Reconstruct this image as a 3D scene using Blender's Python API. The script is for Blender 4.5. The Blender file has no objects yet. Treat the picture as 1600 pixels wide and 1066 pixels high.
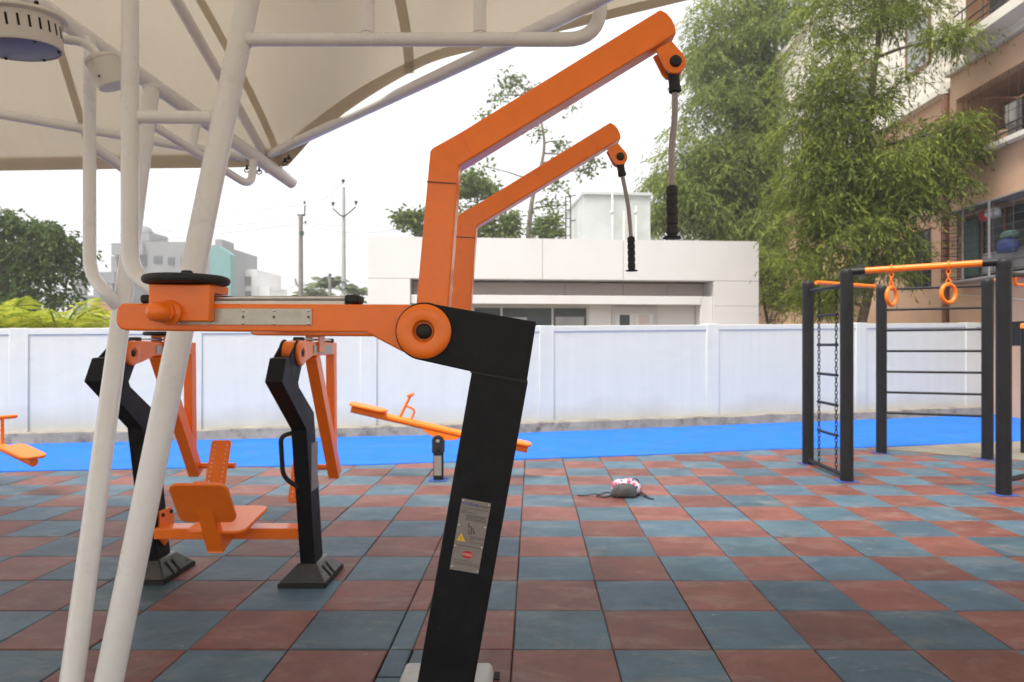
import bpy, bmesh, math, random
import numpy as np
from mathutils import Vector, Matrix
R = math.radians
rng = random.Random(7)
sc = bpy.context.scene
COL = sc.collection
F, CX, CY, H = 1067.0, 832.0, 539.0, 1.518

def W(px, py, Y):
    return Vector(((px-CX)/F*Y, Y, H+(CY-py)/F*Y))
def G(px, py):
    Y = H*F/(py-CY)
    return Vector(((px-CX)/F*Y, Y, 0))

# ------------------------------------------------------------------ materials
def newmat(name):
    m = bpy.data.materials.new(name); m.use_nodes = True
    nt = m.node_tree; b = nt.nodes['Principled BSDF']
    return m, nt, b
def N(nt, t, **k):
    n = nt.nodes.new(t)
    for a, v in k.items():
        if a in n.inputs: n.inputs[a].default_value = v
        else: setattr(n, a, v)
    return n
def mat(name, col, rough=.5, metal=0., coat=0., var=.12, vscale=6., bump=0., bscale=60., dirt=None, dscale=2.5, damt=.5, spec=None, marks=None):
    """paint with slight large-scale tone variation, optional dirt blotches and bump"""
    m, nt, b = newmat(name)
    L = nt.links.new
    tc = N(nt, 'ShaderNodeTexCoord')
    n1 = N(nt, 'ShaderNodeTexNoise', Scale=vscale, Detail=6., Roughness=.65)
    L(tc.outputs['Object'], n1.inputs['Vector'])
    mr = N(nt, 'ShaderNodeMapRange'); mr.inputs[1].default_value=.3; mr.inputs[2].default_value=.7
    mr.inputs[3].default_value=1-var; mr.inputs[4].default_value=1+var
    L(n1.outputs['Fac'], mr.inputs[0])
    mx = N(nt, 'ShaderNodeVectorMath', operation='SCALE')
    mx.inputs[0].default_value = col[:3]
    L(mr.outputs[0], mx.inputs['Scale'])
    out = mx.outputs[0]
    if dirt:
        n2 = N(nt, 'ShaderNodeTexNoise', Scale=dscale, Detail=9., Roughness=.7)
        L(tc.outputs['Object'], n2.inputs['Vector'])
        r2 = N(nt, 'ShaderNodeMapRange'); r2.inputs[1].default_value=.5; r2.inputs[2].default_value=.72
        r2.inputs[3].default_value=0; r2.inputs[4].default_value=damt
        L(n2.outputs['Fac'], r2.inputs[0])
        mm = N(nt, 'ShaderNodeMix', data_type='RGBA')
        L(r2.outputs[0], mm.inputs[0]); L(out, mm.inputs[6]); mm.inputs[7].default_value = (*dirt, 1)
        out = mm.outputs[2]
    if marks:
        mpk = N(nt, 'ShaderNodeMapping'); mpk.inputs['Scale'].default_value=(22,22,70); mpk.inputs['Rotation'].default_value=(0,.5,0); L(tc.outputs['Object'], mpk.inputs[0])
        nk = N(nt, 'ShaderNodeTexNoise', Scale=1.2, Detail=5., Roughness=.6, Distortion=.8); L(mpk.outputs[0], nk.inputs['Vector'])
        rk = N(nt, 'ShaderNodeMapRange'); rk.inputs[1].default_value=.68; rk.inputs[2].default_value=.76; rk.inputs[3].default_value=0; rk.inputs[4].default_value=.5
        L(nk.outputs['Fac'], rk.inputs[0]); mk = N(nt, 'ShaderNodeMix', data_type='RGBA'); L(rk.outputs[0], mk.inputs[0]); L(out, mk.inputs[6]); mk.inputs[7].default_value=(*marks,1); out = mk.outputs[2]
    L(out, b.inputs['Base Color'])
    rr = N(nt, 'ShaderNodeMapRange'); rr.inputs[1].default_value=.3; rr.inputs[2].default_value=.7
    rr.inputs[3].default_value=max(.05, rough-.07); rr.inputs[4].default_value=min(1, rough+.07)
    L(n1.outputs['Fac'], rr.inputs[0]); L(rr.outputs[0], b.inputs['Roughness'])
    b.inputs['Metallic'].default_value = metal
    b.inputs['Coat Weight'].default_value = coat; b.inputs['Coat Roughness'].default_value = .12
    if spec is not None: b.inputs['Specular IOR Level'].default_value = spec
    if bump:
        n3 = N(nt, 'ShaderNodeTexNoise', Scale=bscale, Detail=4.)
        L(tc.outputs['Object'], n3.inputs['Vector'])
        bp = N(nt, 'ShaderNodeBump', Strength=bump, Distance=.01)
        L(n3.outputs['Fac'], bp.inputs['Height']); L(bp.outputs[0], b.inputs['Normal'])
    return m

ORANGE = (.96, .20, .014)
M = {}
M['orange'] = mat('orange_paint', ORANGE, .33, coat=.3, var=.05, vscale=9, bump=.06, bscale=90, dirt=(.5,.11,.02), dscale=14, damt=.18, spec=.35, marks=(.62,.16,.03))
M['orange_plain'] = mat('orange_gloss', (.93,.195,.012), .4, coat=.12, var=.05, vscale=5, spec=.35)
M['black'] = mat('black_powder_coat', (.0080,.0090,.0108), .50, var=.25, vscale=12, bump=.12, bscale=400, dirt=(.030,.030,.031), dscale=20, damt=.25, spec=.22, marks=(.07,.068,.066))
M['rubber'] = mat('black_rubber', (.011,.011,.012), .6, var=.2, bump=.1, bscale=200)
M['charcoal'] = mat('charcoal_coat', (.0105,.0105,.0115), .45, var=.2, vscale=7, dirt=(.06,.056,.052), dscale=16, damt=.15, spec=.25)
M['white_pipe'] = mat('white_enamel_pipe', (.80,.795,.785), .3, coat=.4, var=.035, vscale=3, dirt=(.50,.44,.36), dscale=16, damt=.14)
M['steel'] = mat('brushed_steel', (.62,.61,.58), .33, metal=1, var=.12, vscale=25)
M['steel_dull'] = mat('dull_steel_plate', (.50,.48,.42), .45, metal=.75, var=.1, vscale=18, dirt=(.3,.26,.18), dscale=30, damt=.4)
M['alu_plate'] = mat('etched_plate', (.27,.245,.23), .5, metal=.3, var=.08, vscale=20)
M['cover'] = mat('base_cover_plastic', (.030,.030,.032), .3, coat=.3, var=.1, dirt=(.16,.15,.14), dscale=9, damt=.25)
M['cover_lit'] = mat('base_cover_plastic_lit', (.40,.395,.385), .4, var=.1, dirt=(.25,.2,.16), dscale=9, damt=.5)  # same plastic as cover, reflected light painted into the base colour
M['wall_white'] = None
M['kerb'] = mat('stained_kerb', (.25,.225,.185), .9, var=.3, vscale=3, bump=.6, bscale=25, dirt=(.07,.06,.052), dscale=4, damt=1.)
M['clad'] = mat('white_cladding', (.62,.605,.61), .45, var=.04, vscale=.7, dirt=(.52,.50,.48), dscale=1.2, damt=.25)
M['clad_in'] = mat('recess_cladding', (.58,.50,.48), .6, var=.05, vscale=.9)
M['joint'] = mat('joint_dark', (.18,.17,.17), .8)
M['glass'] = mat('dark_glass', (.03,.04,.045), .06, var=.3, vscale=1.5, spec=.6)
M['glass_grey'] = mat('frosted_glass', (.30,.30,.31), .35, var=.15, vscale=2)
M['frame_grey'] = mat('aluminium_frame', (.48,.48,.49), .4, var=.05)
M['tank'] = mat('tank_panel', (.48,.51,.50), .6, var=.07, vscale=1.2, dirt=(.38,.38,.35), dscale=2, damt=.5)
M['pvc'] = mat('white_pvc', (.75,.73,.68), .4)
M['stucco'] = mat('terracotta_stucco', (.57,.365,.245), .9, var=.10, vscale=.8, bump=.3, bscale=12, dirt=(.42,.25,.18), dscale=.9, damt=.6)
M['cream'] = mat('cream_render', (.72,.68,.60), .85, var=.06, vscale=1, dirt=(.5,.44,.36), dscale=1.3, damt=.45)
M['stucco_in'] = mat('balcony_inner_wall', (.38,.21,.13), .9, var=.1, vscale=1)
M['wood'] = mat('brown_shutter', (.17,.085,.045), .55, var=.2, vscale=5)
M['iron'] = mat('dark_iron', (.04,.035,.033), .6, var=.2)
M['galv'] = mat('grille_grey', (.33,.31,.29), .5, metal=.3, var=.15)
M['brownpipe'] = mat('brown_drainpipe', (.27,.13,.085), .6, var=.1)
M['cloth_red'] = mat('red_cloth', (.5,.03,.05), .9)
M['cloth_blue'] = mat('blue_cloth', (.03,.05,.15), .9)
M['cloth_white'] = mat('pale_cloth', (.55,.53,.5), .9)
M['cloth_green'] = mat('green_cloth', (.07,.14,.12), .9)
M['concrete'] = mat('bare_concrete', (.19,.195,.205), .9, var=.15, vscale=.25, dirt=(.2,.2,.2), dscale=.4, damt=.6)
M['conc_dark'] = mat('window_void', (.035,.04,.05), .7)
M['netting'] = mat('green_netting', (.09,.24,.235), .9, var=.15, vscale=.3)
M['ochre'] = mat('ochre_panel', (.52,.33,.10), .8)
M['pinkwall'] = mat('pink_wall', (.55,.26,.21), .9, var=.12, vscale=.3)
M['farwhite'] = mat('far_white', (.68,.68,.68), .9, var=.08, vscale=.2)
M['pole_conc'] = mat('weathered_pole', (.20,.185,.175), .85, var=.2, vscale=3)
M['pole_steel'] = mat('pale_steel_pole', (.34,.37,.36), .6, var=.1, vscale=2)
M['insul'] = mat('insulator', (.03,.05,.05), .4)
M['bark'] = mat('bark', (.11,.085,.065), .95, var=.35, vscale=8, bump=.6, bscale=18)
M['bark_grey'] = mat('grey_bark', (.17,.145,.125), .95, var=.3, vscale=6, bump=.5, bscale=18)
M['strip'] = mat('beige_concrete', (.19,.17,.135), .9, var=.2, vscale=2, bump=.4, bscale=40, dirt=(.3,.26,.2), dscale=2, damt=.6)
M['earth'] = mat('bare_earth', (.24,.20,.155), 1., var=.3, vscale=.3, bump=.4, bscale=3)
M['blue_pad'] = mat('blue_paint_pad', (.025,.06,.28), .8, var=.3, vscale=20)
M['lens'] = mat('lamp_lens', (.15,.14,.19), .45, var=.2, vscale=8)
M['lamp_white'] = mat('lamp_housing', (.70,.665,.60), .45, var=.04)
M['slot'] = mat('slot_dark', (.012,.011,.012), .9)
M['ink'] = mat('black_ink', (.05,.045,.045), .6)
M['ink_blue'] = mat('blue_ink', (.02,.06,.42), .5)
M['ink_red'] = mat('red_ink', (.55,.02,.025), .5)
M['ink_yellow'] = mat('yellow_ink', (.78,.50,.02), .5)
M['ink_white'] = mat('white_ink', (.75,.72,.7), .5)
M['bag_grey'] = mat('grey_nylon', (.055,.052,.055), .75, var=.25, vscale=14, bump=.3, bscale=40)

def rope_mat():
    m, nt, b = newmat('steel_wire_rope'); L = nt.links.new
    b.inputs['Metallic'].default_value=.6; b.inputs['Roughness'].default_value=.42
    b.inputs['Base Color'].default_value=(.36,.33,.31,1)
    return m
M['rope'] = rope_mat()

def floral():
    m, nt, b = newmat('floral_fabric'); L = nt.links.new
    tc = N(nt,'ShaderNodeTexCoord'); v = N(nt,'ShaderNodeTexVoronoi', Scale=38.)
    L(tc.outputs['Object'], v.inputs['Vector'])
    sep = N(nt,'ShaderNodeSeparateColor'); L(v.outputs['Color'], sep.inputs[0])
    cr = N(nt,'ShaderNodeValToRGB'); cr.color_ramp.interpolation='CONSTANT'
    e = cr.color_ramp.elements
    e[0].position=0; e[0].color=(.45,.36,.42,1); e[1].position=.28; e[1].color=(.6,.14,.17,1)
    for p,c in ((.45,(.8,.45,.45,1)),(.6,(.07,.05,.16,1)),(.72,(.5,.46,.55,1)),(.86,(.42,.03,.08,1))):
        x = e.new(p); x.color = c
    L(sep.outputs[0], cr.inputs[0]); L(cr.outputs[0], b.inputs['Base Color'])
    b.inputs['Roughness'].default_value=.8
    return m
M['floral'] = floral()

def wall_mat():
    m, nt, b = newmat('white_wall_paint'); L = nt.links.new
    tc = N(nt,'ShaderNodeTexCoord')
    geo = N(nt,'ShaderNodeNewGeometry'); sp = N(nt,'ShaderNodeSeparateXYZ'); L(geo.outputs['Position'], sp.inputs[0])
    n1 = N(nt,'ShaderNodeTexNoise', Scale=1.3, Detail=7.); L(tc.outputs['Object'], n1.inputs['Vector'])
    mp = N(nt,'ShaderNodeMapping'); mp.inputs['Scale'].default_value=(9,9,.5); L(tc.outputs['Object'], mp.inputs[0])
    n2 = N(nt,'ShaderNodeTexNoise', Scale=1., Detail=6.); L(mp.outputs[0], n2.inputs['Vector'])
    # splash stains that climb from the kerb
    a = N(nt,'ShaderNodeMath', operation='MULTIPLY_ADD'); L(n1.outputs['Fac'], a.inputs[0]); a.inputs[1].default_value=.75; a.inputs[2].default_value=-.05
    d = N(nt,'ShaderNodeMath', operation='SUBTRACT'); L(a.outputs[0], d.inputs[0]); L(sp.outputs[2], d.inputs[1])
    r = N(nt,'ShaderNodeMapRange'); r.inputs[1].default_value=-.22; r.inputs[2].default_value=.16; r.inputs[3].default_value=0; r.inputs[4].default_value=.5
    L(d.outputs[0], r.inputs[0])
    c0 = N(nt,'ShaderNodeMix', data_type='RGBA'); L(n2.outputs['Fac'], c0.inputs[0])
    c0.inputs[6].default_value=(.548,.556,.508,1); c0.inputs[7].default_value=(.625,.634,.58,1)
    c1 = N(nt,'ShaderNodeMix', data_type='RGBA'); L(r.outputs[0], c1.inputs[0]); L(c0.outputs[2], c1.inputs[6]); c1.inputs[7].default_value=(.36,.33,.28,1)
    L(c1.outputs[2], b.inputs['Base Color']); b.inputs['Roughness'].default_value=.75
    n3 = N(nt,'ShaderNodeTexNoise', Scale=5., Detail=6.); L(tc.outputs['Object'], n3.inputs['Vector'])
    bp = N(nt,'ShaderNodeBump', Strength=.35, Distance=.02); L(n3.outputs['Fac'], bp.inputs['Height']); L(bp.outputs[0], b.inputs['Normal'])
    return m
M['wall_white'] = wall_mat()

def tile_mat():
    m, nt, b = newmat('rubber_tile'); L = nt.links.new
    at = N(nt,'ShaderNodeAttribute', attribute_name='tile_tint')
    tc = N(nt,'ShaderNodeTexCoord')
    n1 = N(nt,'ShaderNodeTexNoise', Scale=3.2, Detail=8., Roughness=.7); L(tc.outputs['Object'], n1.inputs['Vector'])
    n2 = N(nt,'ShaderNodeTexNoise', Scale=420., Detail=2.); L(tc.outputs['Object'], n2.inputs['Vector'])
    mp = N(nt,'ShaderNodeMapping'); mp.inputs['Scale'].default_value=(1,2.2,1); mp.inputs['Rotation'].default_value=(0,0,.5); L(tc.outputs['Object'], mp.inputs[0])
    n3 = N(nt,'ShaderNodeTexNoise', Scale=2.1, Detail=10., Roughness=.78, Distortion=.6); L(mp.outputs[0], n3.inputs['Vector'])
    # dusty scuffs
    r1 = N(nt,'ShaderNodeMapRange'); r1.inputs[1].default_value=.50; r1.inputs[2].default_value=.74; r1.inputs[3].default_value=0.; r1.inputs[4].default_value=.45
    L(n3.outputs['Fac'], r1.inputs[0])
    rr = N(nt,'ShaderNodeMapRange'); rr.inputs[1].default_value=.3; rr.inputs[2].default_value=.7; rr.inputs[3].default_value=.66; rr.inputs[4].default_value=1.3
    L(n1.outputs['Fac'], rr.inputs[0])
    rg = N(nt,'ShaderNodeMapRange'); rg.inputs[1].default_value=.3; rg.inputs[2].default_value=.7; rg.inputs[3].default_value=.72; rg.inputs[4].default_value=1.28
    L(n2.outputs['Fac'], rg.inputs[0])
    mu = N(nt,'ShaderNodeMath', operation='MULTIPLY'); L(rr.outputs[0], mu.inputs[0]); L(rg.outputs[0], mu.inputs[1])
    s = N(nt,'ShaderNodeVectorMath', operation='SCALE'); L(at.outputs['Color'], s.inputs[0]); L(mu.outputs[0], s.inputs['Scale'])
    mx = N(nt,'ShaderNodeMix', data_type='RGBA'); L(r1.outputs[0], mx.inputs[0]); L(s.outputs[0], mx.inputs[6]); mx.inputs[7].default_value=(.30,.26,.22,1)
    mp2 = N(nt,'ShaderNodeMapping'); mp2.inputs['Scale'].default_value=(5,17,1); mp2.inputs['Rotation'].default_value=(0,0,-.9); L(tc.outputs['Object'], mp2.inputs[0])
    n5 = N(nt,'ShaderNodeTexNoise', Scale=1.4, Detail=8., Roughness=.62, Distortion=1.2); L(mp2.outputs[0], n5.inputs['Vector'])
    r5 = N(nt,'ShaderNodeMapRange'); r5.inputs[1].default_value=.655; r5.inputs[2].default_value=.75; r5.inputs[3].default_value=0.; r5.inputs[4].default_value=.55
    L(n5.outputs['Fac'], r5.inputs[0])
    mx5 = N(nt,'ShaderNodeMix', data_type='RGBA'); L(r5.outputs[0], mx5.inputs[0]); L(mx.outputs[2], mx5.inputs[6]); mx5.inputs[7].default_value=(.42,.38,.33,1)
    mx = mx5
    L(mx.outputs[2], b.inputs['Base Color'])
    b.inputs['Roughness'].default_value=.55; b.inputs['Specular IOR Level'].default_value=.4
    bp = N(nt,'ShaderNodeBump', Strength=.5, Distance=.002); L(n2.outputs['Fac'], bp.inputs['Height']); L(bp.outputs[0], b.inputs['Normal'])
    return m
M['tile'] = tile_mat()
M['track'] = mat('blue_rubber_track', (.012,.135,.60), .85, var=.12, vscale=2.0, bump=.3, bscale=200, dirt=(.055,.15,.42), dscale=2.2, damt=.65, spec=.25)

def fabric_mat(name, col, tr):
    m = bpy.data.materials.new(name); m.use_nodes=True; nt=m.node_tree; L=nt.links.new
    nt.nodes.clear()
    o=N(nt,'ShaderNodeOutputMaterial'); d=N(nt,'ShaderNodeBsdfDiffuse'); t=N(nt,'ShaderNodeBsdfTranslucent'); mx=N(nt,'ShaderNodeMixShader')
    tc=N(nt,'ShaderNodeTexCoord'); n=N(nt,'ShaderNodeTexNoise',Scale=1.1,Detail=7.,Roughness=.6); L(tc.outputs['Object'],n.inputs['Vector'])
    c=N(nt,'ShaderNodeMix',data_type='RGBA'); L(n.outputs['Fac'],c.inputs[0])
    c.inputs[6].default_value=(col[0]*.9,col[1]*.89,col[2]*.86,1); c.inputs[7].default_value=(*col,1)
    L(c.outputs[2],d.inputs[0]); L(c.outputs[2],t.inputs[0]); mx.inputs[0].default_value=tr
    L(d.outputs[0],mx.inputs[1]); L(t.outputs[0],mx.inputs[2]); L(mx.outputs[0],o.inputs[0])
    wm=N(nt,'ShaderNodeMapping'); wm.inputs['Scale'].default_value=(3.2,.8,1); wm.inputs['Rotation'].default_value=(0,0,.6); L(tc.outputs['Object'],wm.inputs[0]); w=N(nt,'ShaderNodeTexNoise',Scale=2.2,Detail=4.); L(wm.outputs[0],w.inputs['Vector'])
    bp=N(nt,'ShaderNodeBump',Strength=.5,Distance=.06); L(w.outputs['Fac'],bp.inputs['Height']); L(bp.outputs[0],d.inputs['Normal'])
    return m
M['fabric'] = fabric_mat('cream_canopy_fabric', (.61,.545,.445), .30)
M['seam'] = fabric_mat('canopy_seam_fabric', (.64,.57,.46), .46)

def leaf_mat(name, a, b_, tr=.3):
    m = bpy.data.materials.new(name); m.use_nodes=True; nt=m.node_tree; L=nt.links.new
    nt.nodes.clear()
    o=N(nt,'ShaderNodeOutputMaterial'); p=N(nt,'ShaderNodeBsdfPrincipled'); t=N(nt,'ShaderNodeBsdfTranslucent'); mx=N(nt,'ShaderNodeMixShader')
    at=N(nt,'ShaderNodeAttribute',attribute_name='leaf_var')
    c=N(nt,'ShaderNodeMix',data_type='RGBA'); L(at.outputs['Fac'],c.inputs[0]); c.inputs[6].default_value=(*a,1); c.inputs[7].default_value=(*b_,1)
    L(c.outputs[2],p.inputs['Base Color']); p.inputs['Roughness'].default_value=.6; p.inputs['Specular IOR Level'].default_value=.15
    L(c.outputs[2],t.inputs[0]); mx.inputs[0].default_value=tr
    L(p.outputs[0],mx.inputs[1]); L(t.outputs[0],mx.inputs[2]); L(mx.outputs[0],o.inputs[0])
    return m
M['leaf_acacia'] = leaf_mat('acacia_leaf', (.035,.075,.014), (.32,.36,.065), .36)  # dark end painted for shadow inside the crown, yellow end for highlights
M['leaf_acacia_pale'] = leaf_mat('pale_acacia_leaf', (.060,.115,.026), (.37,.42,.10), .42)
M['leaf_dark'] = leaf_mat('dark_leaf', (.030,.06,.016), (.10,.15,.035))
M['leaf_sparse'] = leaf_mat('olive_leaf', (.075,.115,.035), (.21,.25,.09))
M['leaf_palm'] = leaf_mat('yellow_palm_leaf', (.24,.32,.03), (.50,.50,.07), .45)
M['leaf_farpalm'] = leaf_mat('far_palm_leaf', (.10,.14,.06), (.2,.23,.11))

# ------------------------------------------------------------------ mesh builder
class MB:
    def __init__(s): s.v=[]; s.f=[]
    def add(s, vs, fs):
        o=len(s.v); s.v += [Vector(p) for p in vs]; s.f += [tuple(i+o for i in q) for q in fs]; return s
    def box(s, x0,x1,y0,y1,z0,z1):
        return s.add([(x,y,z) for z in (z0,z1) for y in (y0,y1) for x in (x0,x1)],
            [(0,2,3,1),(4,5,7,6),(0,1,5,4),(2,6,7,3),(0,4,6,2),(1,3,7,5)])
    def hexa(s, b, t):
        """bottom quad and top quad, both in the same turning order"""
        return s.add(list(b)+list(t), [(3,2,1,0),(4,5,6,7)]+[(i,(i+1)%4,(i+1)%4+4,i+4) for i in range(4)])
    def bar(s, p0, p1, w, h, up=(0,0,1), p1w=None):
        p0,p1=Vector(p0),Vector(p1); d=(p1-p0).normalized(); sd=d.cross(Vector(up)).normalized(); u=sd.cross(d)
        w1=p1w or w
        q=lambda c,ww:[c-sd*ww/2-u*h/2, c+sd*ww/2-u*h/2, c+sd*ww/2+u*h/2, c-sd*ww/2+u*h/2]
        return s.hexa(q(p0,w),q(p1,w1))
    def prism(s, poly, ext):
        n=len(poly); e=Vector(ext); a=[Vector(p) for p in poly]
        return s.add(a+[p+e for p in a], [tuple(range(n))[::-1], tuple(range(n,2*n))]+[(i,(i+1)%n,(i+1)%n+n,i+n) for i in range(n)])
    def tube(s, path, r, seg=16, cap=True):
        P=[Vector(p) for p in path]; n=len(P); rs = r if hasattr(r,'__len__') else [r]*n
        t0=(P[1]-P[0]).normalized(); u=t0.orthogonal().normalized(); rings=[]
        for i in range(n):
            t=((P[i]-P[i-1]).normalized() if i else Vector()) + ((P[i+1]-P[i]).normalized() if i<n-1 else Vector())
            t = t.normalized() if t.length>1e-9 else t0
            u=(u-t*u.dot(t)).normalized(); v=t.cross(u)
            rings.append([P[i]+(u*math.cos(2*math.pi*k/seg)+v*math.sin(2*math.pi*k/seg))*rs[i] for k in range(seg)])
        vs=[p for q in rings for p in q]; fs=[]
        for i in range(n-1):
            for k in range(seg):
                k2=(k+1)%seg; fs.append((i*seg+k,i*seg+k2,(i+1)*seg+k2,(i+1)*seg+k))
        if cap: fs += [tuple(range(seg))[::-1], tuple(range((n-1)*seg,n*seg))]
        return s.add(vs,fs)
    def lathe(s, prof, o, axis=(0,0,1), seg=32):
        """prof: (radius, distance along axis)"""
        o=Vector(o); a=Vector(axis).normalized()
        path=[o+a*h for r,h in prof]; rs=[max(r,1e-4) for r,h in prof]
        u=a.orthogonal().normalized(); v=a.cross(u); vs=[]; fs=[]
        for c,r in zip(path,rs): vs += [c+(u*math.cos(2*math.pi*k/seg)+v*math.sin(2*math.pi*k/seg))*r for k in range(seg)]
        n=len(prof)
        for i in range(n-1):
            for k in range(seg):
                k2=(k+1)%seg; fs.append((i*seg+k,i*seg+k2,(i+1)*seg+k2,(i+1)*seg+k))
        fs += [tuple(range(seg))[::-1], tuple(range((n-1)*seg,n*seg))]
        return s.add(vs,fs)
    def ball(s, c, r, seg=14, sx=1, sy=1, sz=1):
        o=len(s.v); bm=bmesh.new(); bmesh.ops.create_uvsphere(bm,u_segments=seg,v_segments=seg//2+2,radius=r)
        c=Vector(c); vs=[c+Vector((v.co.x*sx,v.co.y*sy,v.co.z*sz)) for v in bm.verts]; fs=[tuple(v.index for v in f.verts) for f in bm.faces]; bm.free()
        return s.add(vs,fs)
    def torus(s, c, R_, r, ax_u, ax_v, seg=24, rs=8, su=1., sv=1.):
        c=Vector(c); u=Vector(ax_u).normalized(); v=Vector(ax_v).normalized()
        P=[c+u*math.cos(a)*R_*su+v*math.sin(a)*R_*sv for a in [2*math.pi*i/seg for i in range(seg)]]
        n=u.cross(v).normalized(); vs=[]; fs=[]
        for i in range(seg):
            t=(P[(i+1)%seg]-P[i-1]).normalized(); w=t.cross(n)
            vs += [P[i]+(w*math.cos(2*math.pi*k/rs)+n*math.sin(2*math.pi*k/rs))*r for k in range(rs)]
        for i in range(seg):
            for k in range(rs):
                i2=(i+1)%seg; k2=(k+1)%rs; fs.append((i*rs+k,i2*rs+k,i2*rs+k2,i*rs+k2))
        return s.add(vs,fs)
    def build(s, name, m, parent=None, bevel=0., smooth=35, seg=2, normals=True, sub=0):
        me=bpy.data.meshes.new(name)
        off=Vector((0,0,0))
        if parent is not None and not parent.get('_local'): off=Vector(ROOT[parent.name])
        me.from_pydata([tuple(p-off) for p in s.v],[],s.f)
        if normals:
            bm=bmesh.new(); bm.from_mesh(me); bmesh.ops.recalc_face_normals(bm,faces=bm.faces); bm.to_mesh(me); bm.free()
        if smooth:
            me.shade_smooth(); me.set_sharp_from_angle(angle=R(smooth))
        me.materials.append(M[m] if isinstance(m,str) else m)
        o=bpy.data.objects.new(name,me); COL.objects.link(o)
        if parent is not None:
            o.parent=parent; ROOT[o.name]=off
            if parent.get('_local'): LOCALS.append(o); o['_local']=True
        if bevel:
            b=o.modifiers.new('bevel','BEVEL'); b.width=bevel; b.segments=seg; b.limit_method='ANGLE'; b.angle_limit=R(40); b.harden_normals=False
        if sub:
            u=o.modifiers.new('subdivision','SUBSURF'); u.levels=sub; u.render_levels=sub
        return o
def build_each(mb, name, m, parent=None, **k):
    """every loose piece of the builder becomes an object of its own"""
    par=list(range(len(mb.v)))
    def fd(i):
        while par[i]!=i: par[i]=par[par[i]]; i=par[i]
        return i
    for f in mb.f:
        for i in f[1:]: par[fd(i)]=fd(f[0])
    g={}
    for f in mb.f: g.setdefault(fd(f[0]),[]).append(f)
    for fs in g.values():
        ids=sorted({i for f in fs for i in f}); mp={i:n for n,i in enumerate(ids)}
        q=MB(); q.v=[mb.v[i] for i in ids]; q.f=[tuple(mp[i] for i in f) for f in fs]; q.build(name,m,parent,**k)
ROOT={}; LOCALS=[]
def tag(o, label, cat, group=None):
    o['label']=label; o['category']=cat
    if group: o['group']=group
    return o
def thing(name, loc, label, cat, group=None, rot=None):
    o=bpy.data.objects.new(name,None); COL.objects.link(o); o.location=loc; o.empty_display_size=.1
    ROOT[o.name]=Vector(loc)
    if rot is not None: o.rotation_euler=(0,0,rot); o['_local']=True; LOCALS.append(o)
    return tag(o,label,cat,group)
def structure(o): o['kind']='structure'; return o
def fillet(pts, r, n=6):
    P=[Vector(p) for p in pts]; out=[P[0]]
    for i in range(1,len(P)-1):
        a=(P[i-1]-P[i]); b=(P[i+1]-P[i]); k=min(r,a.length*.49,b.length*.49)
        A=P[i]+a.normalized()*k; B=P[i]+b.normalized()*k
        for j in range(n+1):
            t=j/n; out.append(A*(1-t)**2+P[i]*2*t*(1-t)+B*t*t)
    out.append(P[-1]); return out
def copy_tree(o, parent=None):
    c=o.copy(); COL.objects.link(c); c.parent=parent
    for ch in list(o.children): copy_tree(ch,c)
    return c
def text_mesh(txt, size, origin, right, up, mb, lift=.0008):
    cu=bpy.data.curves.new('t','FONT'); cu.body=txt; cu.size=size; cu.align_x='CENTER'; cu.align_y='CENTER'
    ob=bpy.data.objects.new('t',cu); COL.objects.link(ob); bpy.context.view_layer.update()
    me=bpy.data.meshes.new_from_object(ob.evaluated_get(bpy.context.evaluated_depsgraph_get()))
    r=Vector(right).normalized(); u=Vector(up).normalized(); n=r.cross(u)
    mb.add([Vector(origin)+r*v.co.x+u*v.co.y+n*lift for v in me.vertices],[tuple(p.vertices) for p in me.polygons])
    bpy.data.objects.remove(ob); bpy.data.curves.remove(cu); bpy.data.meshes.remove(me)

# ------------------------------------------------------------------ ground
structure(MB().add([(-400,-60,-.03),(400,-60,-.03),(400,700,-.03),(-400,700,-.03)],[(0,1,2,3)]).build('ground','earth'))

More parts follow.
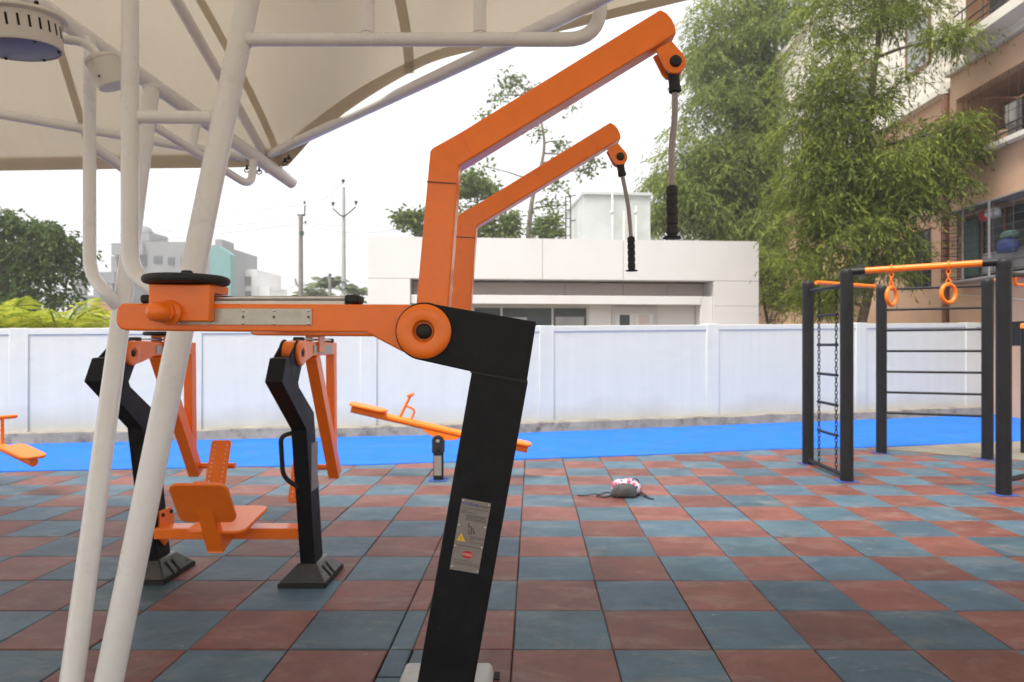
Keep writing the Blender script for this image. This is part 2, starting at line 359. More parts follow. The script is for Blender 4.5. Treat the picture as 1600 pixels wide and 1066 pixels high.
def tile_floor():
    vs=[];fs=[];cols=[]
    s=.5; g=.0035; X0=-.097; Y0=3.403; strip=.12
    red=np.array((.158,.054,.041)); blue=np.array((.057,.103,.139))
    r=random.Random(3)
    def put(x0,x1,y0,y1,base):
        dz=[r.uniform(-.0022,.0022)+(r.random()<.06)*.003 for _ in range(4)]; o=len(vs); e=.006; g=r.uniform(.001,.003)+(r.random()<.2)*.003
        j=r.uniform(-.0018,.0018); x0+=g+j; x1-=g-j; y0+=g; y1-=g
        for k,(x,y) in enumerate(((x0+e,y0+e),(x1-e,y0+e),(x1-e,y1-e),(x0+e,y1-e))): vs.append((x,y,dz[k]))
        for k,(x,y) in enumerate(((x0,y0),(x1,y0),(x1,y1),(x0,y1))): vs.append((x,y,dz[k]-.005))
        for (x,y) in ((x0,y0),(x1,y0),(x1,y1),(x0,y1)): vs.append((x,y,-.028))
        F_=[(0,1,2,3)]+[(4+k,4+(k+1)%4,(k+1)%4,k) for k in range(4)]+[(8+k,8+(k+1)%4,4+(k+1)%4,4+k) for k in range(4)]
        t=base*r.uniform(.78,1.18)*np.array([r.uniform(.98,1.02) for _ in range(3)])
        for q in F_: fs.append(tuple(i+o for i in q)); cols.append(t)
    for j in range(-10,15):
        y0=Y0+j*s; y1=y0+s
        for i in range(-1,20):
            if j==-1 and i==-1:
                xm=X0-s; put(xm,xm+.12,y0+.2,y1,blue); put(xm+.12,xm+.497,y0,y1,red); continue
            put(X0+i*s,X0+(i+1)*s,y0,y1, blue if (i+j)%2==0 else red)
        xa=X0-s-strip
        k = blue if j in (-1,0,4,7,8,11) else red
        if j==-1: put(xa,X0-s,y0+.22,y1,blue); put(xa,X0-s,y0,y0+.22,blue*1.2)
        else: put(xa,X0-s,y0,y1,k)
        for i in range(-22,-1):
            put(xa+(i+1)*s,xa+(i+2)*s,y0,y1, blue if (i+j)%2==0 else red)
    me=bpy.data.meshes.new('tile_floor'); me.from_pydata(vs,[],fs)
    ca=me.color_attributes.new('tile_tint','FLOAT_COLOR','CORNER'); arr=[]
    for p,c in zip(me.polygons,cols): arr += [c[0],c[1],c[2],1.]*p.loop_total
    ca.data.foreach_set('color',arr); me.materials.append(M['tile'])
    o=bpy.data.objects.new('tile_floor',me); COL.objects.link(o); structure(o)
    # soil-dark bedding under the joints
    structure(MB().add([(-12,-2.5,-.024),(11,-2.5,-.024),(11,11,-.024),(-12,11,-.024)],[(0,1,2,3)]).build('paving_bed','slot'))
tile_floor()

near=[Vector((-13,7.5,0))]+[G(*p) for p in ((0,738),(400,730),(580,727),(800,719),(1000,712),(1200,703),(1360,699.5))]+[Vector((7.7,10.72,0)),Vector((14,12.3,0))]
# kerb line of the wall (front foot)
WL=[Vector((-13,9.5,0)),Vector((-9.5,10.1,0)),Vector((-.3,11.65,0)),Vector((9.9,14.75,0)),Vector((14,15.6,0))]
z=.011
far=[p+Vector((0,.12,0)) for p in WL]
poly=[Vector((p.x,p.y,z)) for p in near]+[Vector((p.x,p.y,z)) for p in far[::-1]]
structure(MB().prism([p-Vector((0,0,.02)) for p in poly],(0,0,.02)).build('blue_track','track'))
st=[(4.95,9.98),(7.7,10.76),(13,12.1),(13,5.5),(8.2,7.9),(6.4,8.95)]
structure(MB().prism([Vector((x,y,-.015)) for x,y in st],(0,0,.0235)).build('concrete_path','strip'))

# ------------------------------------------------------------------ boundary wall
def offs(p,q,d):
    n=Vector((-(q-p).y,(q-p).x,0)).normalized(); return p+n*d,q+n*d
wall=thing('boundary_wall',(-.3,11.8,0),'long white painted compound wall with raised pilasters behind the blue track','wall')
def topz(x): return np.interp(x,[-13,-8,-.3,5.4,9.9],[1.73,1.77,1.84,1.95,2.0])
bodym=MB(); cop=MB(); kerb=MB()
for a,b in ((WL[0],WL[1]),(WL[1],WL[2]),(WL[2],WL[3])):
    f0,f1=offs(a,b,.17); g0,g1=offs(a,b,.36)
    za,zb=topz(a.x),topz(b.x); up=lambda p,zz:Vector((p.x,p.y,zz))
    bodym.hexa([up(f0,-.02),up(f1,-.02),up(g1,-.02),up(g0,-.02)],[up(f0,za-.02),up(f1,zb-.02),up(g1,zb-.02),up(g0,za-.02)])
    c0,c1=offs(a,b,.155); d0,d1=offs(a,b,.38)
    cop.hexa([up(c0,za-.10),up(c1,zb-.10),up(d1,zb-.10),up(d0,za-.10)],[up(c0,za),up(c1,zb),up(d1,zb),up(d0,za)])
    # kerb in short uneven lengths
    n=max(2,int((b-a).length/.6)); k0,k1=offs(a,b,0); j0,j1=offs(a,b,.2)
    r=random.Random(11)
    prev=None
    for i in range(n+1):
        t=i/n; A=k0.lerp(k1,t)+Vector((0,r.uniform(-.015,.015),0)); B=j0.lerp(j1,t); hh=.165+r.uniform(-.015,.012)
        cur=(up(A,-.02),up(A+Vector((0,.02,0)),hh),up(B,hh+.015),up(B,-.02))
        if prev:
            kerb.add(list(prev)+list(cur),[(0,4,5,1),(1,5,6,2)])
        prev=cur
bodym.build('wall_panel','wall_white',wall)
cop.build('coping','wall_white',wall,bevel=.008)
kerb.build('kerb','kerb',wall,normals=False)
for px in (30,302,576,854,1113,1345,1516):
    # intersection of the view line with the wall line
    for a,b in ((WL[1],WL[2]),(WL[2],WL[3])):
        f0,f1=offs(a,b,.17); k=(px-CX)/F; d=f1-f0
        t=(k*f0.y-f0.x)/(d.x-k*d.y)
        if 0<=t<=1:
            c=f0.lerp(f1,t); dn=d.normalized(); nn=Vector((-dn.y,dn.x,0)); zt=topz(c.x)+.006
            q=[c-dn*.135-nn*.022,c+dn*.135-nn*.022,c+dn*.135+nn*.22,c-dn*.135+nn*.22]
            MB().hexa([Vector((p.x,p.y,-.02)) for p in q],[Vector((p.x,p.y,zt)) for p in q]).build('pilaster','wall_white',wall,bevel=.01)
# broken low end of the wall on the far right
bw=thing('broken_wall',(10.3,14.85,0),'broken low end of white wall with ragged rubble top behind the ring frame','wall')
r=random.Random(5); top=[]; x=9.95
while x<14: top.append((x,1.42+.35*math.exp(-(x-9.95)*3)+r.uniform(-.06,.05)-.04*(x-10))); x+=.14
pl=[Vector((9.95,14.78,-.02))]+[Vector((a,14.78+(a-9.95)*.2,b)) for a,b in top]+[Vector((top[-1][0],15.6,-.02))]
MB().prism(pl,(0,.2,0)).build('wall_stub','wall_white',bw)
rb=MB()
for i in range(26):
    x=r.uniform(10,11.6); zz=np.interp(x,[a for a,b in top],[b for a,b in top])
    rb.ball((x,14.85+(x-9.95)*.2+r.uniform(0,.12),zz+.0),r.uniform(.025,.07),6,sz=.7)
rb.build('rubble','kerb',bw,smooth=0)

# ------------------------------------------------------------------ pull down machine
YF=1.97                                    # front face of post and head
def shifted(dx,dy):
    return lambda v: Vector((v.x+dx,v.y+dy,v.z))
pm=thing('pull_down_machine',(-.35,2.5,0),'big orange and black pull down lever machine filling the centre of the playground','gym machine')
def pulldown(dx,dy,second):
    S=lambda px,py,Y: W(px,py,Y)+Vector((dx,dy,0))
    # post
    yg=CY+H*F/YF
    pp=[S(737,580,YF),S(825,596,YF),S(825-.179*(yg-597),yg,YF),S(737-.175*(yg-580),yg,YF)]
    post=MB().prism(pp,(0,.10,0)).build('post','black',pm,bevel=.006)
    # base cover with sloped sides
    c=(pp[2]+pp[3])/2+Vector((0,.05,0)); c.z=0
    t=Vector((.09,0,.0)); bb=[(-.21,-.1),(.20,-.1),(.20,.11),(-.21,.11)] if second else [(-.21,-.2),(.20,-.2),(.20,.2),(-.21,.2)]; tt=[(-.215,-.09),(.165,-.09),(.165,.10),(-.215,.10)] if second else [(-.125,-.085),(.125,-.085),(.125,.085),(-.125,.085)]
    cv=MB(); L0=[c+Vector((x,y,.002)) for x,y in bb]; L1=[c+Vector((x,y,.035)) for x,y in bb]; L2=[c+Vector((x+.02,y,.065 if second else .118)) for x,y in tt]
    cv.hexa(L0,L1); cv.hexa([p+Vector((0,0,.0005)) for p in L1],L2)
    cv.build('base_cover','cover_lit' if second else 'cover',pm,bevel=.012,seg=3)
    if second:
        MB().box(c.x+.202,c.x+.228,c.y+.06,c.y+.13,.004,.007).build('floor_cutout','slot',pm,smooth=0)
    # head plate with rounded end round the hub
    hub=S(663,518,YF); k=YF/F; rad=45.5*k
    ang0=math.atan2(-(475-503),(700-838)); 
    arc=[]
    for i in range(0,25):
        a=R(68)+(R(262)-R(68))*i/24; arc.append(hub+Vector((math.cos(a)*rad,0,math.sin(a)*rad)))
    hp=[S(838,503,YF)]+arc+[S(737,581,YF),S(823,597.5,YF)]
    MB().prism(hp,(0,.10,0)).build('head_plate','black',pm,bevel=.004)
    # seam between head and post
    e0=S(735,581,YF-.0025); e1=S(824,597,YF-.0025)
    MB().bar(e0,e1,.006,.006,up=(0,1,0)).build('weld_seam','rubber',pm)
    # orange hub disc
    r0=42.5*k
    hd=MB().lathe([(r0,0),(r0,.012),(r0-.004,.017),(r0-.010,.0205),(r0-.02,.022),(.040,.022),(.033,.020),(.028,.012),(.026,.005),(.0,.005)],hub,(0,-1,0),48).build('hub_disc','orange',pm)
    MB().lathe([(.023,.004),(.023,.011),(.020,.018),(.012,.023),(.001,.025)],hub,(0,-1,0),24).build('hub_bolt','rubber',hd)
    # lever
    YL=YF+.012; dpt=.076
    lv=[S(190,474,YL),S(184,479,YL),S(181,489,YL),S(180,499,YL),S(182,508,YL),S(187,514,YL),S(196,516.5,YL),S(572,520,YL),S(625,548,YL),S(655,562,YL),S(690,540,YL),S(690,490,YL),S(640,476,YL)]
    lever=MB().prism(lv,(0,dpt,0)).build('lever','orange',pm,bevel=.006,seg=3)
    MB().bar(S(574,519.5,YL-.001),S(622,519,YL-.001),.003,.003,up=(0,1,0)).build('crease','orange',lever)
    # steel index plate with screws
    MB().prism([S(276,482,YL-.004),S(487,482.5,YL-.004),S(487,508,YL-.004),S(276,507.5,YL-.004)],(0,.0045,0)).build('index_plate','steel_dull',lever,bevel=.0008)
    scw=MB(); hol=MB()
    for x in (332,380,428,482):
        for y in (485.5,505.5): 
            p=S(x,y,YL-.004); scw.lathe([(.0045,0),(.0042,.0018),(.0025,.0028),(.0008,.003)],p,(0,-1,0),12)
        hol.lathe([(.0042,0),(.0042,.0006)],S(x,495.5,YL-.004),(0,-1,0),12)
    scw.lathe([(.0045,0),(.0042,.0018),(.0025,.0028)],S(281,505,YL-.004),(0,-1,0),12)
    build_each(scw,'screw','steel',lever); build_each(hol,'index_hole','wood',lever)
    # guide rails on top
    zt=S(300,468,YL).z
    for yy in (YL+.016,YL+.06):
        a=S(225,466,yy); b=S(545,467,yy); a.z=zt+.005; b.z=zt+.005
        MB().tube([a,b],.0065,12).build('guide_rail','steel',lever)
    a=S(232,471,YL+.02);b=S(540,471,YL+.02)
    MB().box(a.x,b.x,a.y-.012,a.y+.052,zt-.014,zt-.004).build('rail_bed','pvc',lever)
    for x0,x1 in ((217,234),(537,560)):
        a=S(x0,460,YL+.0); b=S(x1,473,YL+.0)
        MB().box(a.x,b.x,a.y+.001,a.y+.075,b.z-.002,a.z).build('rail_stop','rubber',lever,bevel=.009,seg=3)
    # sliding weight carriage
    YS=YF-.024
    ca=[S(232,443.5,YS),S(327,445,YS),S(327,502.5,YS),S(231,501,YS)]
    car=MB().prism(ca,(0,.034,0))
    a=S(232,443.5,YS+.035); b=S(328,458,YS+.035)
    car.box(a.x,b.x+.006,YS+.0345+dy,YS+.145+dy,b.z,a.z)
    car.box(a.x,b.x,YS+.118+dy,YS+.145+dy,b.z-.085,b.z-.001)
    cg=car.build('carriage','orange',pm,bevel=.004)
    pc=(ca[0]+ca[1])/2; pc.y=YS+.06+dy; pc.x=S(292,0,pc.y-dy).x; pz=S(0,443.0,YS).z+.001
    wr=62.5*(YS+.06)/F
    MB().lathe([(wr-.012,0),(wr-.004,.003),(wr,.010),(wr,.017),(wr-.004,.023),(wr-.012,.026),(.03,.026),(.018,.028)],(pc.x,pc.y,pz),(0,0,1),56).build('weight_plate','rubber',cg)
    MB().lathe([(.016,0),(.016,.012),(.013,.016),(.001,.017)],(pc.x,pc.y,pz+.026),(0,0,1),16).build('weight_stud','rubber',cg)
    kb=S(266,489,YS); ax=(-.12,-1,0)
    MB().lathe([(.036,0),(.036,.006),(.031,.012),(.027,.014),(.029,.022),(.030,.03),(.028,.032),(.0285,.055),(.026,.068),(.019,.078),(.008,.083),(.001,.084)],kb,ax,28).build('lock_knob','orange',cg)
    # swing arm
    YA=YF+.013; da=.074
    am=[S(649,488,YA),S(672,236,YA),S(676,231,YA),S(719,207,YA),S(1032,14.5,YA)]
    for x,y in ((1042,20),(1050,29),(1055,40),(1057,52)): am.append(S(x,y,YA))
    am += [S(740,245.5,YA),S(716.5,259,YA),S(700,488,YA)]
    arm=MB().prism(am,(0,da,0)).build('arm','orange',pm,bevel=.005,seg=3)
    for p,q in (((667,284),(713,287)),):
        MB().bar(S(p[0],p[1],YA-.001),S(q[0],q[1],YA-.001),.003,.006,up=(0,1,0)).build('arm_joint','wood',arm)
    MB().bar(S(719,208,YA-.0006),S(740,245,YA-.0006),.002,.002,up=(0,1,0)).build('arm_weld','orange',arm)
    # two lugs and the rope
    lug=[S(1026,76,YA),S(1050,62,YA),S(1069,84,YA)]
    lc=S(1055.5,96,YA); lr=17.5*YA/F
    for i in range(9):
        a=R(40)-R(185)*i/8; lug.append(lc+Vector((math.cos(a)*lr,0,math.sin(a)*lr)))
    lg=MB()
    for o in (.006,.054): lg.prism([p+Vector((0,o,0)) for p in lug],(0,.011,0))
    lgo=lg.build('lug','orange',arm,bevel=.002)
    MB().lathe([(.0175,0),(.0175,.004),(.014,.011),(.006,.014),(.001,.0145)],lc+Vector((.0015,.007,.003)),(0,-1,0),24).build('lug_bolt','rubber',arm)
    return lc+Vector((0,da/2,0)), YA
lc1,YA=pulldown(0,0,False)
dY=1.007; dX=-.031+ (0)
lc2,_=pulldown(dX,dY,True)
def rope_handle(lc, pts):
    """pts: rope start, bends, grip top, grip bottom (world)"""
    sk=MB().lathe([(.012,-.02),(.022,-.012),(.022,.012),(.017,.02),(.0165,.058),(.0185,.062),(.0185,.075),(.014,.078)],lc,(pts[0]-lc),20).build('rope_socket','rubber',pm)
    path=[pts[0]]
    P=pts[:-1]
    # smooth path (Catmull-Rom)
    Q=[P[0]*2-P[1]]+P+[P[-1]*2-P[-2]]
    out=[]
    for i in range(1,len(Q)-2):
        for j in range(14):
            t=j/14; a,b,c,d=Q[i-1],Q[i],Q[i+1],Q[i+2]
            out.append(.5*((2*b)+(c-a)*t+(2*a-5*b+4*c-d)*t*t+(3*b-a-3*c+d)*t**3))
    out.append(P[-1])
    # six strands twisted round the core line
    mb=MB(); L=0; acc=[0]
    for i in range(1,len(out)): L+=(out[i]-out[i-1]).length; acc.append(L)
    nS=max(40,int(L/.004)); fine=[]
    for i in range(nS+1):
        s=L*i/nS; k=max(0,min(len(acc)-2,int(np.searchsorted(acc,s)-1))); t=(s-acc[k])/(acc[k+1]-acc[k]); fine.append((out[k].lerp(out[k+1],t),s))
    for st_ in range(6):
        path=[]
        for i,(p,s) in enumerate(fine):
            a=fine[max(0,i-1)][0]; b=fine[min(nS,i+1)][0]; d=(b-a).normalized(); u=d.cross(Vector((0,1,0))).normalized(); v=d.cross(u)
            an=2*math.pi*(s/.095+st_/6); path.append(p+(u*math.cos(an)+v*math.sin(an))*.0064)
        mb.tube(path,.0032,6)
    rp_=mb.build('wire_rope','rope',pm); MB().tube([f[0] for f in fine],.0058,8).build('rope_core','rubber',rp_)
    a,b=pts[-2],pts[-1]; Lg=(b-a).length; pr=[(.009,-.004),(.0155,0)]
    n=5
    for i in range(n):
        h0=Lg*.94*i/n; h1=Lg*.94*(i+1)/n
        pr+=[(.0165,h0+.003),(.0172,(h0+h1)/2),(.0165,h1-.005),(.0142,h1-.004),(.0142,h1-.001)]
    pr+=[(.017,Lg*.955),(.0265,Lg*.972),(.0275,Lg*.985),(.025,Lg),(.001,Lg+.001)]
    MB().lathe(pr,a,(b-a),24).build('hand_grip','rubber',pm)
Yr=lc1.y
rope_handle(lc1,[W(1054.5,140,Yr),W(1054,185,Yr),W(1049.5,235,Yr),W(1050,292,Yr),W(1050,373,Yr)])
Yr2=lc2.y
rope_handle(lc2,[W(971.5,270,Yr2),W(976,292,Yr2),W(982,325,Yr2),W(986,371,Yr2),W(987,424,Yr2)])
# information plate on the front post
p00,p10,p11,p01=W(722,778.5,YF),W(767.5,786.5,YF),W(747.5,896.5,YF),W(702.5,889,YF)
n_=Vector((0,-1,0)); lift=n_*.0025
plate=MB().prism([p+lift for p in (p00,p10,p11,p01)],(0,.0024,0)).build('info_plate','alu_plate',pm,bevel=.0006)
rt=(p10-p00); dn=(p01-p00); wP=rt.length; hP=dn.length; rt.normalize(); dn.normalize(); upv=-dn
def pp_(u,v): return p00+rt*(u*wP)+dn*(v*hP)+lift
mb=MB(); text_mesh('TRINREAL',.0125,pp_(.30,.062),rt,upv,mb); mb.build('maker_name','ink_blue',plate,smooth=0,normals=False)
mb=MB(); text_mesh('FLC7N007',.0085,pp_(.73,.068),rt,upv,mb)
def dash(u0,u1,v,h=.010,seed=0):
    r=random.Random(seed); u=u0
    while u<u1:
        l=r.uniform(.02,.07); e=min(u+l,u1)
        a=pp_(u,v); b=pp_(e,v); c=pp_(e,v+h); d=pp_(u,v+h); mb.add([q+n_*.0007 for q in (a,d,c,b)],[(0,1,2,3)]); u=e+.012
for i,(u0,u1,v) in enumerate(((.08,.95,.115),(.03,.28,.150),(.05,.6,.172),(.05,.22,.190),(.24,.94,.205),(.24,.9,.222),(.24,.92,.24),(.24,.93,.258),(.26,.95,.276),(.5,.96,.50),(.5,.98,.522),(.5,.6,.54),(.5,.96,.575),(.12,.94,.64),(.08,.72,.845),(.10,.94,.875),(.1,.95,.90))): dash(u0,u1,v,.007,i)
# small seated figure diagram: strokes
for (u,v,u2,v2) in ((.36,.32,.40,.38),(.40,.38,.46,.36),(.46,.36,.52,.42),(.52,.42,.50,.48),(.42,.40,.44,.48),(.54,.38,.60,.46),(.6,.46,.62,.43)):
    mb.bar(pp_(u,v)+n_*.0006,pp_(u2,v2)+n_*.0006,.0022,.0006,up=(0,1,0))
mb.build('fine_print','ink',plate,smooth=0,normals=False)
mb=MB().add([p+n_*.0006 for p in (pp_(.19,.475),pp_(.06,.585),pp_(.36,.585))],[(0,1,2)]); wt=mb.build('warning_triangle','ink_yellow',plate,smooth=0)
mb=MB(); text_mesh('!',.014,pp_(.2,.548),rt,upv,mb,.0012); mb.build('warning_mark','ink',plate,smooth=0,normals=False)
mb=MB().add([pp_(.52,.76)+rt*math.cos(a)*.016+upv*math.sin(a)*.0105+n_*.0006 for a in [2*math.pi*i/32 for i in range(32)]],[tuple(range(32))]); mb.build('oval_logo','ink_red',plate,smooth=0)
mb=MB(); text_mesh('WEGC',.0098,pp_(.52,.76),rt,upv,mb,.0012); mb.build('logo_letters','ink_white',plate,smooth=0,normals=False)
mb=MB()
for u,v in ((.06,.03),(.94,.03),(.055,.37),(.945,.345),(.05,.66),(.945,.63),(.06,.955),(.95,.965)): mb.lathe([(.0028,0),(.0026,.0012),(.001,.002)],pp_(u,v),n_,10)
build_each(mb,'plate_rivet','steel',plate)

# ------------------------------------------------------------------ leg press machine (behind left)
lm=thing('leg_press_machine',(-1.95,4.45,0),'orange seat and twin black crank posts of the leg press machine beyond the white masts','gym machine')
def legpost(xc,dy,left):
    x0,x1=xc-.0475,xc+.0475
    P=lambda y,z:(y+dy,z)
    hy,hz=4.06,1.468; rr=.082
    arc=[(hy+math.cos(R(a))*rr,hz+math.sin(R(a))*rr) for a in range(150,-61,-15)]
    poly=[(4.365,.03),(4.18,1.0),(3.77,1.312),(3.84,1.443),(3.975,1.452)]+[(4.055,1.268),(4.33,1.09),(4.41,.69),(4.53,.03)]
    Y=lambda ps,x:[Vector((x,a+dy,b)) for a,b in ps]
    MB().prism(Y(poly,x0),(x1-x0,0,0)).build('post','black',lm,bevel=.005)
    ck=[(3.90,1.448)]+arc+[(4.04,1.30),(3.93,1.34)]
    for xa in (x0-.001,x1-.011): MB().prism(Y(ck,xa),(.012,0,0)).build('hub_cheek','black',lm,bevel=.002)
    MB().lathe([(.073,0),(.073,.07)],(x0+.0125,hy+dy,hz),(1,0,0),32).build('hub_drum','orange',lm)
    # disc on the outer (camera right) side
    d=MB().lathe([(.076,0),(.076,.01),(.07,.017),(.055,.02),(.034,.02),(.026,.012),(.0,.010)],(x1+.002,hy+dy,hz),(1,0,0),36).build('hub_disc','orange',lm)
    MB().lathe([(.022,.009),(.02,.018),(.008,.023)],(x1+.002,hy+dy,hz),(1,0,0),18).build('hub_bolt','rubber',d)
    # lever running away from the camera
    le=4.90+dy
    lev=MB().prism(Y([(4.10,1.545),(4.84,1.532),(4.86,1.45),(4.35,1.446),(4.2,1.41),(4.12,1.395)],xc-.033),(.066,0,0)).build('lever','orange',lm,bevel=.005)
    MB().box(xc+.034,xc+.037,4.36+dy,4.75+dy,1.462,1.515).build('index_plate','steel_dull',lev)
    for s in (-.018,.018): MB().tube([(xc+s,4.20+dy,1.556),(xc+s,4.80+dy,1.549)],.006,10).build('guide_rail','steel',lev)
    MB().box(xc-.03,xc+.03,4.16+dy,4.21+dy,1.54,1.566).build('rail_stop','rubber',lev,bevel=.008)
    MB().box(xc-.03,xc+.03,4.79+dy,4.83+dy,1.532,1.562).build('rail_stop','rubber',lev,bevel=.008)
    cg=MB().box(xc-.045,xc-.035,4.44+dy,4.56+dy,1.47,1.5795); cg.box(xc+.037,xc+.047,4.44+dy,4.56+dy,1.47,1.5795); cg.box(xc-.0345,xc+.0365,4.44+dy,4.56+dy,1.566,1.579)
    cgo=cg.build('carriage','orange',lm,bevel=.003)
    MB().lathe([(.108,0),(.118,.008),(.118,.018),(.108,.026),(.02,.027)],(xc,4.5+dy,1.580),(0,0,1),40).build('weight_plate','rubber',cgo)
    # hanging leg arm, strut
    MB().bar((xc,4.44+dy,1.45),(xc,4.955+dy,.575),.075,.085,up=(0,1,0)).build('leg_arm','orange',lm,bevel=.005)
    MB().bar((xc,4.86+dy,1.535),(xc,4.875+dy,.74),.06,.07,up=(0,1,0)).build('arm_strut','orange',lm,bevel=.005)
    s=1 if left else -1
    MB().tube([(xc+s*.03,4.935+dy,.635),(xc+s*.295,4.935+dy,.635)],.021,16).build('foot_bar','orange',lm)
    # perforated foot plate
    fx=xc+s*.205; a=Vector((fx,4.955+dy,.81)); b=Vector((fx,4.80+dy,.40)); ax=(b-a).normalized(); nn=ax.cross(Vector((1,0,0))).normalized()
    q=[]
    for (uu,vv) in ((-.06,0),(-.072,.014),(-.072,.42),(-.06,.435),(.06,.435),(.072,.42),(.072,.014),(.06,0)): q.append(a+Vector((uu,0,0))+ax*vv-nn*.0)
    if nn.y>0: nn=-nn
    q=[p+nn*.03 for p in q]
    fp=MB().prism(q,nn*.012).build('foot_plate','orange',lm,bevel=.003)
    hm=MB()
    for i in range(12):
        for uu in (-.045,.045): hm.lathe([(.005,0),(.004,.0015),(.001,.002)],a+Vector((uu,0,0))+ax*(.04+i*.032)+nn*.0422,nn,8)
    build_each(hm,'grip_stud','pvc',fp)
    # grab loop on the front of the post
    side=-1
    pth=fillet([(xc-.03,4.205+dy,.98),(xc-.11,4.18+dy,.96),(xc-.11,4.22+dy,.70),(xc-.03,4.26+dy,.63)] if not left else [(xc+.03,4.28+dy,.98),(xc+.11,4.28+dy,.95),(xc+.11,4.3+dy,.70),(xc+.03,4.34+dy,.63)],.08)
    MB().tube(pth,.014,12).build('grab_loop','rubber',lm)
    # instruction sticker
    MB().box(x1+.0005,x1+.0015,4.275+dy,4.40+dy,.60,.9).build('info_plate','alu_plate',lm)
    # base cover
    c=Vector((xc,4.45+dy,0)); bb=[(-.155,-.2),(.145,-.2),(.145,.2),(-.155,.2)]; tt=[(-.062,-.10),(.062,-.10),(.062,.10),(-.062,.10)]
    L0=[c+Vector((x,y,.002)) for x,y in bb]; L1=[c+Vector((x,y,.03)) for x,y in bb]; L2=[c+Vector((x,y,.13)) for x,y in tt]
    cv=MB(); cv.hexa([p+Vector((0,0,.0305)) for p in [Vector((q.x,q.y,0)) for q in L1]],L2)
    cvo=cv.build('base_cover','cover',lm,bevel=.01,seg=3)
    MB().hexa(L0,L1).build('base_plate','rubber',cvo)
    ws=MB()
    for o in (-.07,.0): ws.hexa([c+Vector((.1455,o-.006,.031)),c+Vector((.1455,o+.006,.031)),c+Vector((.085,o+.006,.108)),c+Vector((.085,o-.006,.108))],[c+Vector((.150,o-.006,.033)),c+Vector((.150,o+.006,.033)),c+Vector((.089,o+.006,.110)),c+Vector((.089,o-.006,.110))])
    build_each(ws,'cover_rib','rubber',cvo)
    # flange where the seat beam bolts on
    xf=x1 if left else x0-.012
    fl=MB().prism([Vector((xf,y+dy,zz)) for y,zz in ((4.36,.44),(4.50,.44),(4.54,.36),(4.52,.24),(4.42,.20),(4.36,.26))],(.012,0,0)).build('flange','orange',lm,bevel=.003)
    fb=MB()
    for y,zz in ((4.39,.41),(4.49,.41),(4.40,.28),(4.5,.27)): fb.ball((xf+(.016 if left else -.004),y+dy,zz),.014,10,sx=.8)
    build_each(fb,'flange_bolt','rubber',fl)
legpost(-2.47,.06,True); legpost(-1.432,0,False)
MB().box(-2.42,-1.482,4.36,4.50,.275,.345).build('seat_beam','orange',lm,bevel=.006)
def pad(c,u,v,w,h,th,r,n):
    pts=[]
    for cx,cy,a0 in ((w/2-r,h/2-r,0),(-w/2+r,h/2-r,90),(-w/2+r,-h/2+r,180),(w/2-r,-h/2+r,270)):
        for i in range(7): a=R(a0+90*i/6); pts.append(Vector(c)+u*(cx+math.cos(a)*r)+v*(cy+math.sin(a)*r))
    return MB().prism(pts,n*th)
u=Vector((1,0,0)); v=Vector((0,.43,.06)).normalized(); n=u.cross(v)
pad(Vector((-1.945,4.385,.388)),u,v,.36,.43,.022,.06,n).build('seat','orange',lm,bevel=.006)
v=Vector((0,-.16,.27)).normalized(); n=u.cross(v)
br=pad(Vector((-1.955,4.065,.585)),u,v,.345,.30,.022,.05,n).build('backrest','orange',lm,bevel=.006)
sp=MB().bar((-1.955,4.02,.70),(-1.955,4.235,.245),.10,.055,up=(0,-1,0))
sp.build('spine_tube','orange',lm,bevel=.005)
MB().hexa([Vector((-2.005,4.20,.235)),Vector((-1.905,4.20,.235)),Vector((-1.905,4.40,.30)),Vector((-2.005,4.40,.30))],[Vector((-2.005,4.24,.35)),Vector((-1.905,4.24,.35)),Vector((-1.905,4.40,.36)),Vector((-2.005,4.40,.36))]).build('seat_bracket','orange',lm,bevel=.004)

# ------------------------------------------------------------------ shade canopy
sh=thing('shade_canopy',(-1.93,3.0,0),'cream tensile canopy on slanting white pipe masts over the front of the playground','canopy')
def catmull(P,n=10):
    Q=[P[0]*2-P[1]]+list(P)+[P[-1]*2-P[-2]]; out=[]
    for i in range(1,len(Q)-2):
        for j in range(n):
            t=j/n; a,b,c,d=Q[i-1],Q[i],Q[i+1],Q[i+2]
            out.append(.5*((2*b)+(c-a)*t+(2*a-5*b+4*c-d)*t*t+(3*b-a-3*c+d)*t**3))
    return out+[P[-1]]
Cc=Vector((-1.97,5.50,2.965))
farL=[Vector((-10,5.9,2.98)),Vector((-7,5.72,2.955)),Vector((-4.4,5.6,2.95)),Vector((-3.2,5.55,2.955)),Vector((-2.5,5.52,2.955)),Cc]
rgt=[Cc,W(470,236,5.32),W(492,213,5.1),W(560,161,4.51),W(640,113,4.227),W(700,88,4.06),W(820,61,3.9),W(1070,0,3.63),Vector((2.5,3.3,3.6)),Vector((6.0,3.0,4.2)),Vector((10,2.9,4.6))]  # final points, out of view, widen the sheet to darken the right foreground
EL=catmull(farL,10); ER=catmull(rgt,8)
edge=EL+ER[1:]
nE=len(edge); nearE=[Vector((-10+20*i/(nE-1),-3.8,3.35)) for i in range(nE)]  # unseen rear edge, its reach set for the light below
NT=40
def sheet(i,t):
    a,b=edge[i],nearE[i]; p=a.lerp(b,t); q=min(1,max(0,(i-len(EL)+1)/44)); q=q*q*(3-2*q); p.z += 1.75*(1-.5*q)*math.sin(math.pi*t)**(.8+.25*q)
    return p
vs=[sheet(i,j/NT) for i in range(nE) for j in range(NT+1)]
fs=[(i*(NT+1)+j,i*(NT+1)+j+1,(i+1)*(NT+1)+j+1,(i+1)*(NT+1)+j) for i in range(nE-1) for j in range(NT)]
MB().add(vs,fs).build('fabric','fabric',sh,smooth=80,normals=False)
